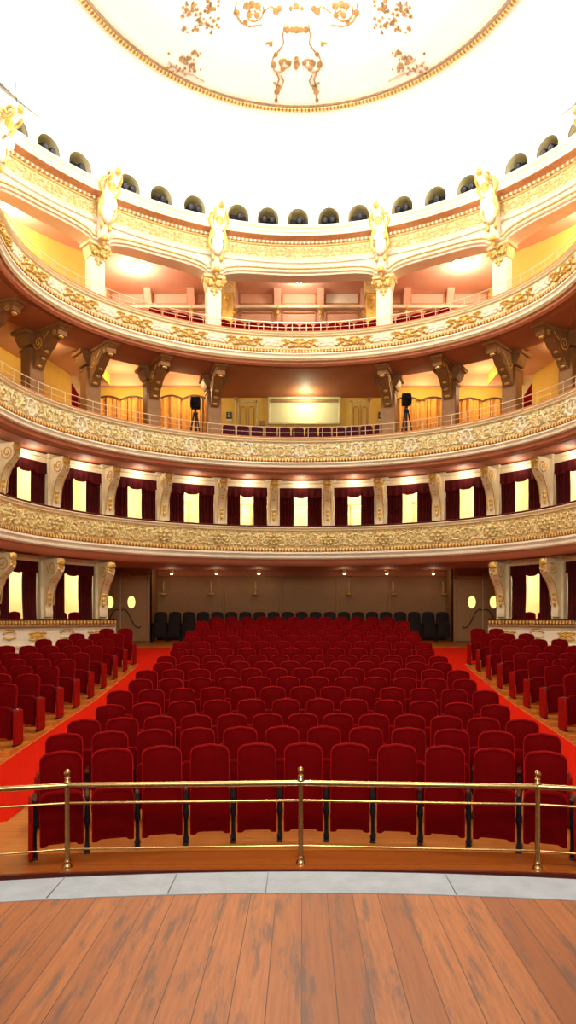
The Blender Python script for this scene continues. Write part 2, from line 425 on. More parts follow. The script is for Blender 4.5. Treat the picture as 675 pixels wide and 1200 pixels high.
# stalls floor: its front edge bows towards the audience
def front_edge(x): return 6.985-.0168*x*x
XS = [-11+22*i/44 for i in range(45)]
mb = MB(); mb.grid([[(x, front_edge(x), .004) for x in XS], [(x, front_edge(x)+.62, .004) for x in XS]])
bo = mb.build('floor_front_border', 'border', smooth=False); struct(bo)
mb = MB(); mb.grid([[(x, front_edge(x)+.03, -1.4) for x in XS], [(x, front_edge(x)-.012, -.06) for x in XS], [(x, front_edge(x)-.012, .012) for x in XS], [(x, front_edge(x)+.03, .012) for x in XS]])
struct(mb.build('trim_1', 'fascia', smooth=False))
ys = [7.7]+[rowy(n) for n in range(1, 17)]+[25.4, 27.2]
mb = MB(); mb.grid([[(x, front_edge(x)+.6, 0) for x in XS]]+[[(x, y, fz(y)) for x in XS] for y in ys])
struct(mb.build('floor', 'floorwood', smooth=False))
# terraces under the side blocks
for s in (-1, 1):
    for n in range(4, 14):
        y0, y1 = rowy(n)-.62, rowy(n)+.436
        w = {13: 6.9, 12: 7.5, 11: 7.9}.get(n, 8.2)
        mb = MB().box(min(s*5.0, s*w), max(s*5.0, s*w), y0, y1, FZ[n]-.4, FZ[n]+.05)
        o = mb.build('floor_terrace', 'floorwood', smooth=False); struct(o)
# carpets
cy = [8.75+(23.9-8.75)*i/40 for i in range(41)]
for s, nm in ((-1, 'left'), (1, 'right')):
    mb = MB()
    rows = []
    for y in cy:
        xi, xo = 3.72, 4.95
        if y > 20.6: xo = 4.95+min(1., ((y-20.6)/2.0))**.6*1.1
        if y > 22: xi = 3.72-(y-22)*.25
        rows.append([(s*xi, y, fz(y)+.014), (s*xo, y, fz(y)+.014)])
    rows[0] = [(s*3.72, 8.6, .018), (s*4.95, 8.35, .018)]
    mb.grid(rows)
    tag(mb.build('aisle_carpet', 'carpet', smooth=False), 'bright red carpet running up the %s aisle between seat blocks' % nm, 'carpet')

# ------------------------------------------------------------------ stalls seats
def back_outline(w, z0, z1, r, taper=.0):
    pts = [(-w/2+taper, z0), (w/2-taper, z0)]
    for i in range(9):
        a = pi/2*i/8; pts.append((w/2-r+r*cos(a)**.8 if cos(a) > 0 else w/2-r, z1-r*.8+r*.8*sin(a)))
    top = [(x, z1+.014*(1-(x/(w/2-r))**2)) for x in [(w/2-r)*k for k in (.5, 0, -.5)]]
    pts += top
    for i in range(9):
        a = pi/2*i/8; pts.append((-w/2+r-r*sin(a)**.8, z1-r*.8+r*.8*cos(a)))
    # subdivide the straight sides
    out = []
    for i, p in enumerate(pts):
        q = pts[(i+1) % len(pts)]; out.append(p)
        d = sqrt((p[0]-q[0])**2+(p[1]-q[1])**2)
        if d > .15:
            for k in range(1, 4): out.append((p[0]+(q[0]-p[0])*k/4, p[1]+(q[1]-p[1])*k/4))
    return out
def seat_outline(w, z0, z1):
    h = w/2
    return [(-h, z0+.01), (-h+.01, z0), (-h+.05, z0), (-h+.085, z0+.026), (-.08, z0+.028), (.08, z0+.028), (h-.085, z0+.026), (h-.05, z0), (h-.01, z0), (h, z0+.01),
            (h+.0, .3), (h, z1-.10), (h-.015, z1-.04), (h-.05, z1-.01), (.1, z1), (-.1, z1), (-h+.05, z1-.01), (-h+.015, z1-.04), (-h, z1-.10), (-h, .3)]
def pedestal(mb, x):
    mb.box(x-.030, x+.030, -.16, .16, 0, .025, .006)
    mb.prism([(-.10,.02),(-.035,.10),(-.03,.30),(-.07,.42),(-.10,.52),(-.12,.625),(.09,.625),(.03,.45),(.03,.12),(.12,.02)], x-.022, x+.022, 'x')
    mb.tube([(x,-.09,.40),(x,-.125,.36),(x,-.11,.31),(x,-.07,.32)], .02, 6)
    mb.lathe([(.024,.02),(.036,.05),(.022,.09),(.022,.28),(.038,.34),(.030,.40),(.026,.60)], (x,-.075,0), 8)
    return mb
def armrest(mb, x): return mb.box(x-.03, x+.03, -.19, .10, .62, .66, .012)
def make_seat(name, label, cat, fab='velvet', wood='darkwood'):
    t = thing(name, label, cat)
    MB().pillow(back_outline(.455, .40, 1.08, .13), -.035, .055, .03, .02).shear(.20, .45).build('backrest', fab, t)
    MB().pillow(seat_outline(.452, .115, .70), -.155, -.065, .03, .025).shear(.05, .4).build('folded_seat', fab, t)
    pedestal(MB(), -.275).build('pedestal', 'iron', t)
    armrest(MB(), -.275).build('armrest', wood, t)
    return t
PROTO = make_seat('theatre_seat', '', 'seat')
snapshot(PROTO)
END = {}
me_p = pedestal(MB(), .275); me_a = armrest(MB(), .275)
SEATS_G = 'red velvet folding seats of the stalls'
endp = MB().box(-.025, .025, -.24, .12, .03, .63, .012)
end_mesh_src = None
def end_panel(parent, x):
    global end_mesh_src
    if end_mesh_src is None:
        o = endp.build('end_panel', 'redpanel', parent); end_mesh_src = o; o.location = (x, 0, 0)
    else:
        o = end_mesh_src.copy(); COL.objects.link(o); o.parent = parent; o.location = (x, 0, 0)
ped_src = PROTO and [c for c in KIDS[PROTO.name] if c.name.startswith('pedestal')][0]
arm_src = [c for c in KIDS[PROTO.name] if c.name.startswith('armrest')][0]
def extra_end(parent):
    for src in (ped_src, arm_src):
        o = src.copy(); COL.objects.link(o); o.parent = parent; o.location = (.55, 0, 0)
rows = {1:(11,.546,7.2), 2:(12,.557,9.4), 3:(13,.524,9.4), 4:(12,.559,10.5), 5:(13,.536,14), 6:(12,.566,16), 7:(13,.541,20), 8:(12,.568,24), 9:(13,.544,28),
        10:(12,.574,34), 11:(13,.55,40), 12:(12,.578,45), 13:(13,.55,50), 14:(12,.578,55), 15:(13,.56,60), 16:(12,.55,60)}
first = True
for n, (cnt, sp, R) in rows.items():
    for i in range(cnt):
        a = (i-(cnt-1)/2)*sp/R
        x = R*sin(a); y = rowy(n)-R*(1-cos(a)); z = fz(y)+.002
        rn = {1:'front', 16:'rearmost'}.get(n, ORD[n])
        lab = 'red velvet seat, %s in the %s row of the central block' % (nth_side(i, cnt), rn)
        sx = x+.02
        if first:
            o = PROTO; o.location = (sx, y, z); o.rotation_euler = (0,0,-a*-1*-1); o['label'] = lab; o['group'] = SEATS_G; first = False
        else: o = dup(PROTO, (sx, y, z), -a, lab, SEATS_G)
        if i == cnt-1: extra_end(o)
        if i in (0, cnt-1) and n <= 9: end_panel(o, -.315 if i == 0 else .315)
cnts = {5:2, 6:2, 7:3, 8:4, 9:5, 10:5, 11:4, 12:3, 13:2}
for s, side in ((-1, 'left'), (1, 'right')):
    for n, c in cnts.items():
        for i in range(c):
            x = s*(5.05+.33+i*.565); y = rowy(n)
            rn = 'rearmost' if n == 13 else ORD[14-n]+' rearmost'
            wh = 'next to the aisle' if i == 0 else ORD[i+1]+' from the aisle'
            lab = 'red velvet seat %s in %s row of %s side block' % (wh, rn, side)
            o = dup(PROTO, (x, y, FZ[n]+.052), 0, lab, SEATS_G)
            if s < 0 and i == 0: extra_end(o)
            if s > 0 and i == c-1: extra_end(o)
            if i == 0: end_panel(o, -s*.315)
            if i == c-1: end_panel(o, s*.315)
# black seats along the rear wall
bs = make_seat('theatre_seat', 'black fabric seat', 'seat', 'blackseat', 'black'); snapshot(bs)
NB = 21
for i in range(NB):
    x = -5.25+i*(10.5/(NB-1))
    if i < 4 or i > NB-5: lab = 'tall black fabric seat, %s in row against the rear wall' % nth_side(i, NB)
    else: lab = 'black seat against rear wall behind the red rows, %s in its row' % nth_side(i, NB)
    loc = (x, 25.35, 1.745)
    if i == 0: bs.location = loc; bs['label'] = lab; bs['group'] = 'black seats along the rear wall'
    else: dup(bs, loc, 0, lab, 'black seats along the rear wall')

# ------------------------------------------------------------------ brass rail at the front of the stalls
rail = thing('brass_railing', 'polished brass railing with three horizontal bars before the front seats', 'railing', (0, 7.1, 0))
PX = [(-4.75, 6.50), (-2.43, 7.08), (-.01, 7.19), (2.43, 7.03), (4.75, 6.45)]
def loc_rel(o): o.location = (0, -7.1, 0); return o
for x, y in PX:
    mb = MB().lathe([(.052,.0),(.052,.014),(.044,.03),(.030,.045),(.030,.06),(.038,.07),(.030,.085),(.027,.10),(.027,.86),(.030,.87),(.038,.885),(.030,.90),(.024,.915),(.034,.925),(.030,.935),(.016,.945),(.028,.958),(.036,.975),(.034,.995),(.022,1.012),(.004,1.022)], (x, y, 0), 16)
    p = loc_rel(mb.build('post', 'brass', rail))
for nm, z, r in (('top_bar', .85, .030), ('middle_bar', .666, .0125), ('lower_bar', .19, .0105)):
    for (xa, ya), (xb, yb) in zip(PX, PX[1:]):
        loc_rel(MB().tube([(xa, ya, z), (xb, yb, z)], r, 12).build(nm, 'brass', rail))

# ------------------------------------------------------------------ rear wall of the stalls and doors
ZS = 1.85   # soffit over the stalls, above the eye
def wallbox(name, x0, x1, y0, y1, z0, z1, m): return struct(MB().box(x0, x1, y0, y1, z0, z1).build(name, m, smooth=False))
YB = 26.5
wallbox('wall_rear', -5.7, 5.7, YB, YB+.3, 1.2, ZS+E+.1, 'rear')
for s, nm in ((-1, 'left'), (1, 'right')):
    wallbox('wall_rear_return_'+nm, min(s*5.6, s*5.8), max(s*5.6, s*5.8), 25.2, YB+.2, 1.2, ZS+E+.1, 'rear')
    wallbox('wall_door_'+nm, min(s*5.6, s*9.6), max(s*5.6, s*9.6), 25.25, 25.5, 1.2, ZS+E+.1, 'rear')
for k, px in enumerate((329, 456, 262, 395)):
    x = (px-CX)*YB/F
    struct(MB().box(x-.05, x+.05, YB-.04, YB+.05, 1.7, ZS+E+.05, .01).build('trim_%d' % (k+2), 'rear'))
struct(MB().box(-5.6, 5.6, YB-.035, YB+.02, 1.7, 1.95, .01).build('baseboard_rear', 'darktrim'))
struct(MB().box(-5.6, 5.6, YB-.12, YB+.05, ZS+E-.22, ZS+E+.05, .03).build('trim_6', 'soffit'))
def door(side, s, idx):
    cx = s*(CX-141.5)*25.2/F
    root = thing('stalls_door', 'buff double door with two lit oval windows on the %s of the stalls' % side, 'door', (cx, 25.22, 1.75))
    fr = MB(); fr.box(-1.06, -.96, -.06, .04, 0, 2.38, .01); fr.box(.96, 1.06, -.06, .04, 0, 2.38, .01); fr.box(-1.06, 1.06, -.06, .04, 2.28, 2.42, .01)
    fr.build('door_frame', 'doorp', root)
    MB().box(-.008, .008, -.062, -.028, .02, 2.26).build('gap_light_strip', 'white', root)  # white strip stands in for light through the gap between the leaves
    for q in (-1, 1):
        lf = MB().box(min(q*.015, q*.955), max(q*.015, q*.955), -.035, .02, .01, 2.27, .008).build('door_leaf', 'doorp', root)
        c = q*.40; n = 20
        ring = MB().tube([(c+.155*cos(2*pi*k/n), -.045, 1.44+.245*sin(2*pi*k/n)) for k in range(n+1)], .014, 6).build('oval_frame', 'shade', lf)
        g = MB().prism([(c+.15*cos(2*pi*k/n), 1.44+.24*sin(2*pi*k/n)) for k in range(n)], -.044, -.034, 'y').build('oval_pane', 'ovalglass', lf)
        pts = []
        for k in range(17):
            u = k/16; pts.append((q*(.04+.72*u), -.085, 1.14-.30*(1-cos(pi*min(1,u*1.05)))+.08*sin(pi*u*2)))
        MB().tube(pts, .022, 7).build('door_handle', 'darktrim', lf)
    sg = thing('exit_sign', 'small dull sign box fixed above the %s stalls door' % side, 'sign', (cx+.18, 25.16, 4.16))
    MB().box(-.20, .20, -.03, .03, -.08, .08, .01).build('sign_box', 'shade', sg)
    mk = MB()
    for k in range(4): mk.box(-.13+k*.07, -.09+k*.07, -.034, -.029, -.04, .04)
    mk.build('sign_mark', 'rear', sg)
door('left', -1, 1); door('right', 1, 2)

# wall sconces and small spotlights under the first balcony
def sconce(px, i, n):
    x = (px-CX)*26.3/F
    t = thing('wall_sconce', 'small curved brass wall sconce, %s along the rear wall' % nth_side(i, n), 'wall lamp', (x, 26.42, 3.55), 0, 'sconces on the rear wall')
    MB().box(-.04, .04, -.03, .02, -.05, .50, .01).build('back_plate', 'shade', t)
    MB().tube([(0,-.02,.42),(0,-.10,.30),(0,-.09,.18),(0,-.03,.10),(0,-.10,.02),(0,-.17,.0)], .022, 6).build('arm', 'gold', t)
    MB().lathe([(.05,-.09),(.13,-.05),(.14,0),(.05,.02)], (0,-.14,0), 12).build('shade', 'gold', t)
sc = [191, 247, 299, 409, 461, 520]
for i, px in enumerate(sc): sconce(px, i, len(sc))
sp = [200, 253, 303, 404, 454, 509]
for i, px in enumerate(sp):
    x = (px-CX)*25.4/F
    t = thing('ceiling_spotlight', 'tiny lit spotlight under the first balcony, %s' % nth_side(i, len(sp)), 'spotlight', (x, 25.6, ZS+E-.015), 0, 'spotlights under the first balcony')
    MB().lathe([(.10,0),(.10,-.04),(.075,-.14),(.07,-.15)], (0,0,0), 12).build('housing', 'gold', t)
    MB().ball((0,-.02,-.15), .05, .05, .04).build('bulb', 'globe', t)

# ------------------------------------------------------------------ balconies
ZA, ZB, ZC = 3.16, 6.20, 9.84       # tops of the three fronts, above the eye
def balcony(label, zt, zb, zl, pm, orn, dx, cap_m='curtain', floor_drop=.85, wide=4.6, stripes=0):
    r = thing('balcony', label, 'balcony', (0, EC, zt+E))
    def sub(o): o.location = (0, -EC, -(zt+E)); return o
    sub(sweep('cap', cap_m, [(-.10,zt-.03),(-.11,zt),(-.07,zt+.03),(.16,zt+.03),(.18,zt-.03)], r, dx=dx))
    sub(sweep('upper_moulding', 'cream', [(-.10,zt-.03),(-.12,zt-.05),(-.11,zt-.075),(-.07,zt-.10),(-.065,zt-.125),(-.09,zt-.14),(-.02,zt-.16)], r, dx=dx))
    zm = zt-.16
    sub(sweep('front_panel', pm, [(-.02,zm),(-.035,zm-(zm-zb)*.25),(-.05,zm-(zm-zb)*.5),(-.04,zm-(zm-zb)*.75),(-.02,zb+.03)], r, dx=dx, n=180))
    sub(sweep('bead_moulding', 'bead', [(-.02,zb+.03),(-.08,zb+.03),(-.10,zb),(-.10,zb-.05),(-.06,zb-.08)], r, dx=dx))
    H = zb-.08-zl
    sub(sweep('lower_moulding', 'white', [(-.06,zb-.08),(-.09,zb-.09),(-.10,zb-.08-H*.14),(-.04,zb-.08-H*.24),(-.03,zb-.08-H*.30),(-.065,zb-.08-H*.36),(-.06,zb-.08-H*.46),(.0,zb-.08-H*.55)], r, dx=dx))
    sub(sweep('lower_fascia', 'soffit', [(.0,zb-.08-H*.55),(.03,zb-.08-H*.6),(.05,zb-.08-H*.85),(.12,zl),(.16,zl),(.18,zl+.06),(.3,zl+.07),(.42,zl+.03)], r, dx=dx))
    if stripes: sub(sweep('gilt_line', 'palegold', [(-.015,zb-.08-H*.56),(-.03,zb-.08-H*.6),(-.015,zb-.08-H*.64)], r, dx=dx))
    sub(sweep('back_of_front', 'shade', [(.18,zt-.03),(.16,zt-floor_drop)], r, dx=dx, n=80))
    struct(sweep('floor_balcony', 'shade', [(.16,zt-floor_drop),(.60 if stripes else 3.3,zt-floor_drop)], None, dx=dx, n=80))
    L = 1.895; zc = (zm+zb+.03)/2; h = (zm-zb-.03)*.92
    ds = lambda v: -.05+.03*(2*v/h)**2
    k = int(13.2/L)
    om = orn[0]
    for i in range(-k, k+1):
        t = ARC0.t(i*L)
        if orn[1] == 'A':
            sub(relief('scroll_relief', om, r, t, zc, ds, *motif_scroll(L, h), dx=dx))
            sub(relief('vase_relief', om, r, t, zc, ds, *motif_lyre(h*.8), dx=dx))
            sub(relief('rosette_relief', 'palegold', r, ARC0.t((i+.5)*L), zc, ds, *motif_rosette(h), dx=dx, depth=.08))
        elif orn[1] == 'B':
            sub(relief('scroll_relief', om, r, t, zc, ds, *motif_scroll(L, h), dx=dx))
            sub(relief('lyre_relief', 'white', r, t, zc, ds, *motif_lyre(h*1.05), dx=dx, depth=.05))
        else:
            sub(relief('leaf_relief', om, r, t, zc, ds, *motif_leaf(L*.8, h), dx=dx, depth=.05))
            sub(relief('scroll_relief', 'white', r, ARC0.t((i+.5)*L), zc, ds, *motif_leaf(L*.45, h*.8), dx=dx, depth=.03))
    return r
balcony('lowest balcony with gilded scroll front and dark red cap over the stalls', ZA, 2.37, 1.82, 'panelA', ('palegold', 'A'), -.02, wide=4.2)
balcony('middle balcony with ivory lyre relief front and thin metal rail', ZB, 5.45, 5.0, 'panelB', ('palegold', 'B'), -.02, cap_m='terra', wide=4.2)
SHAPE = 'front'
balcony('top balcony with white front dotted with dark gold leaves', ZC, 9.20, 8.72, 'panelC', ('gold', 'C'), -.08, cap_m='terra', wide=4.6, stripes=1)

SHAPE = 'lower'
# thin rails on the two upper fronts
def front_rail(label, zt, h, dx, spx, extra_bar):
    r = thing('balcony_railing', label, 'railing', (0, EC, zt+E))
    def sub(o): o.location = (0, -EC, -(zt+E)); return o
    for nm, zz, rr in (('top_bar', h, .013), ('middle_bar', h*.5, .007))[:2 if extra_bar else 1]:
        pts = [at(-TMAX+2*TMAX*i/160, .05, zt+.03+zz, dx) for i in range(161)]
        sub(MB().tube(pts, rr, 6).build(nm, 'railmetal', r))
    L = spx; k = int(13.0/L)
    for i in range(-k, k+1):
        p = at(ARC0.t((i+.5)*L), .05, zt+.02, dx)
        sub(MB().tube([p, (p[0], p[1], p[2]+h)], .009, 6).build('post', 'railmetal', r))
front_rail('thin pale metal rail on top of the middle balcony front', ZB, .36, -.02, .98*.5, True)
SHAPE = 'front'
front_rail('thin pale metal rail on top of the topmost balcony front', ZC, .34, -.08, .49, True)

SHAPE = 'lower'
# ------------------------------------------------------------------ boxes: pilasters with scroll consoles, curtains, lit rear walls
COLS = [321, 259, 191, 126, 62, -3, -68]
def console(mb, D, H, w, z=0.):
    prof = [(.02,0),(-D,0),(-D,-.07),(-D*.93,-.10),(-D*1.0,-.17),(-D*1.02,-.27),(-D*.96,-.38),(-D*.82,-.50),(-D*.62,-.62),(-D*.44,-.78),(-D*.32,-.98),(-D*.25,-H*.68),(-D*.22,-H*.82),(-D*.27,-H*.90),(-D*.24,-H*.97),(.02,-H)]
    return mb.prism([(y, z+zz) for y, zz in prof], -w/2, w/2, 'x')
def make_box_pilaster(H, z_top_rel):
    """origin at the soffit on the wall face; hangs down H"""
    t = thing('box_pilaster', '', 'pilaster')
    MB().box(-.22, .22, -.06, .22, -H, -.12, .01).build('shaft', 'cream', t)
    a = MB(); a.box(-.27, .27, -.16, .24, -.12, -.05, .012); a.box(-.31, .31, -.22, .26, -.055, 0, .012); a.build('abacus', 'cream', t)
    D = .66
    c = console(MB(), D, min(H, 1.75), .25, -.10).build('console', 'cream', t)
    g = MB()
    for s in (-1, 1):
        sp_ = spiral(-D*.66, -.36, .21, 1.7, .3, -1, 20)
        g.tube([(s*.13, u, v) for u, v in sp_], .022, 5)
        g.tube([(s*.13, -D*.80, -.58), (s*.13, -D*.52, -.80), (s*.13, -D*.36, -1.05), (s*.13, -D*.28, -1.45)], .018, 5)
    g.build('volute', 'gold', c)
    l = MB()
    for k in range(6):
        a_ = k/5; l.ball((0, -D*(1.03-.5*a_**1.5), -.22-.50*a_), .15-.05*a_, .05, .08)
    for k in range(5): l.ball((.06*(-1)**k, -D*.98, -.24-.06*k), .05, .04, .05)
    l.ball((0, -D*1.02, -.2), .15, .07, .12)
    for k in range(3): l.ball((0, -D*.28, -1.12-.14*k), .09-.02*k, .04, .09)
    l.build('acanthus_leaf', 'gold', c)
    return t
def make_curtain(W, H):
    """origin top centre of the opening; two gathered drapes and a scalloped valance"""
    t = thing('box_curtain', '', 'curtain')
    def drape(s):
        rows = []; nz, nu = 16, 26
        for j in range(nz+1):
            v = j/nz; z = -.02-v*(H-.02)
            inner = W*.5*(.33-.03*sin(v*pi*.9)+.05*v)   # where the gathered edge hangs
            x0, x1 = W*.5-.005, inner
            rows.append([(s*(x0+(x1-x0)*k/nu), -.04+.035*sin(k/nu*pi*9+.6*v)+.02*sin(v*4), z) for k in range(nu+1)])
        mb = MB().grid(rows)
        back = [[(p[0], p[1]+.03, p[2]) for p in r] for r in rows]
        mb.grid(back); return mb
    for s in (-1, 1): drape(s).build('drape', 'curtain', t)
    rows = []; nu = 60
    for j in range(6):
        v = j/5
        rows.append([(-W/2+W*k/nu, -.09-.03*sin(k/nu*pi*13)*v, .02-v*(.30+.07*abs(sin(k/nu*pi*3.0)))) for k in range(nu+1)])
    mb = MB().grid(rows); mb.grid([[(p[0], p[1]+.03, p[2]) for p in r] for r in rows]); vl = mb.build('valance', 'curtain', t)
    f = rows[-1]; MB().tube([(p[0], p[1]-.004, p[2]) for p in f], .012, 5).build('fringe', 'velvet', vl)
    return t

DW = 1.35     # box wall offset behind the front
def boxes(tier, z_soffit, z_sill, d_wall, pxs, centre, tone, word, skip_mid):
    H = z_soffit-z_sill
    pil = make_box_pilaster(H, 0); snapshot(pil); fp = True
    ts = {}
    allpx = []
    for p in pxs:
        allpx += [p, 2*centre-p]
    allpx = sorted(allpx)
    tt = [t_px(p, d_wall) for p in allpx]
    vis = [i for i, p in enumerate(allpx) if -20 < p < 690]
    for i, t in enumerate(tt):
        x, y = P(t, d_wall-.05); loc = (x-.02, y, z_soffit+E)
        k = vis.index(i) if i in vis else -1
        lab = 'cream pilaster with gilded scroll console in the %s, %s' % (word, nth_side(k, len(vis)) if k >= 0 else ('beyond the leftmost' if i < len(tt)/2 else 'beyond the rightmost'))
        if fp: o = pil; o.location = loc; o.rotation_euler = (0,0,rotz(t)); o['label'] = lab; o['group'] = 'console pilasters of the '+word; fp = False
        else: o = dup(pil, loc, rotz(t), lab, 'console pilasters of the '+word)
    return tt, allpx
# structure of the box tier: lintel beam, rear wall, partitions
def box_structure(n0, z_soffit, z_sill, d_wall, tt, segs, dw_rear, zf, nm):
    for (a, b) in segs:
        struct(sweep('wall_lintel_'+nm, 'cream', [(d_wall+.3, z_soffit-.02),(d_wall-.14, z_soffit-.02),(d_wall-.14, z_soffit-.10),(d_wall-.06, z_soffit-.12),(d_wall-.05, z_soffit-.26),(d_wall-.0, z_soffit-.28),(d_wall+.3, z_soffit-.28)], None, a, b, n=60, dx=-.02))
        struct(sweep('wall_rear_'+nm, 'boxwall', [(dw_rear, zf),(dw_rear, z_soffit+.02)], None, a, b, n=60, dx=-.02))
def curtains(z_soffit, z_sill, d_wall, tt, word):
    mids = [((a+b)/2, a, b) for a, b in zip(tt, tt[1:])]
    return mids

# lowest balcony boxes
ttA, pxA = boxes(0, ZB-1.20, ZA-.85, DW, COLS, 353, 'cream', 'box tier', True)
box_structure(0, 5.0, ZA-.85, DW, ttA, [(-TMAX, TMAX)], 3.4, ZA-.85, 'first_tier')
H = 5.0-.28-(ZA-.85)
proto_c = {}
def place_curtains(tt, d_wall, z_soffit, z_sill, word, only=None):
    first = True; n = len(tt)-1; src = None
    ks = [k for k in range(n) if only is None or only(k)]
    arc = Arc(d_wall)
    for k in ks:
        a, b = tt[k], tt[k+1]; m = arc.t((arc.s_(a)+arc.s_(b))/2)
        W = arc.s_(b)-arc.s_(a)-.44
        x, y = P(m, d_wall+.02); loc = (x-.02, y, z_soffit-.28+E)
        if src is None:
            src = make_curtain(1.0, z_soffit-.28-z_sill); snapshot(src); o = src; o.location = loc; o.rotation_euler = (0,0,rotz(m))
        else: o = dup(src, loc, rotz(m), '')
        o.scale = (W, 1, 1)
        o['label'] = 'crimson curtains and valance in the %s %s' % (nth_side(ks.index(k), len(ks)), word)
        o['group'] = 'crimson curtains of the '+word
        # partition and rear door frame
    return ks
place_curtains(ttA, DW, 5.0, ZA-.85, 'box of the lowest balcony')
arcR = Arc(3.36)
for k, t in enumerate(ttA):
    p0 = P(t, DW+.2); p1 = P(t, 3.38)
    mb = MB(); w = .05; rz = rotz(t); nx, ny = cos(rz)*w, sin(rz)*w
    mb.prism([(p0[0]-nx, p0[1]-ny), (p0[0]+nx, p0[1]+ny), (p1[0]+nx, p1[1]+ny), (p1[0]-nx, p1[1]-ny)], ZA-.85+E, 5.02+E, 'z')
    struct(mb.build('wall_box_partition', 'boxwall', smooth=False))
def box_door(t, dr, zf, w, label, group):
    x, y = P(t, dr-.03)
    r = thing('box_door', label, 'door', (x, y, zf+E), rotz(t), group)
    f = MB(); f.box(-.46, -.38, -.05, .02, 0, 2.1, .01); f.box(.38, .46, -.05, .02, 0, 2.1, .01); f.box(-.46, .46, -.05, .02, 2.02, 2.12, .01); f.box(-.52, .52, -.09, .02, 2.12, 2.17, .01)
    f.build('door_frame', 'palegold', r)
    l = MB(); l.box(-.38, .38, -.02, .02, 0, 2.02, .004); l.build('door_leaf', 'boxwall', r)
    q = MB()
    for s in (-1, 1):
        for z0, z1 in ((.15, .9), (1.02, 1.85)):
            q.tube([(s*.18-.13, -.025, z0), (s*.18+.13, -.025, z0), (s*.18+.13, -.025, z1), (s*.18-.13, -.025, z1), (s*.18-.13, -.025, z0)], .008, 5)
    q.build('panel_moulding', 'palegold', r)
    return r
arcW = Arc(DW)
boxlights = []
for k in range(len(ttA)-1):
    m = arcW.t((arcW.s_(ttA[k])+arcW.s_(ttA[k+1]))/2)
    box_door(m, 3.38, ZA-.85, 1, 'pale panelled door inside the %s box of the lowest balcony' % nth_side(k, len(ttA)-1), 'doors inside the boxes')
    boxlights.append((at(m, 2.3, 4.55), 1.))

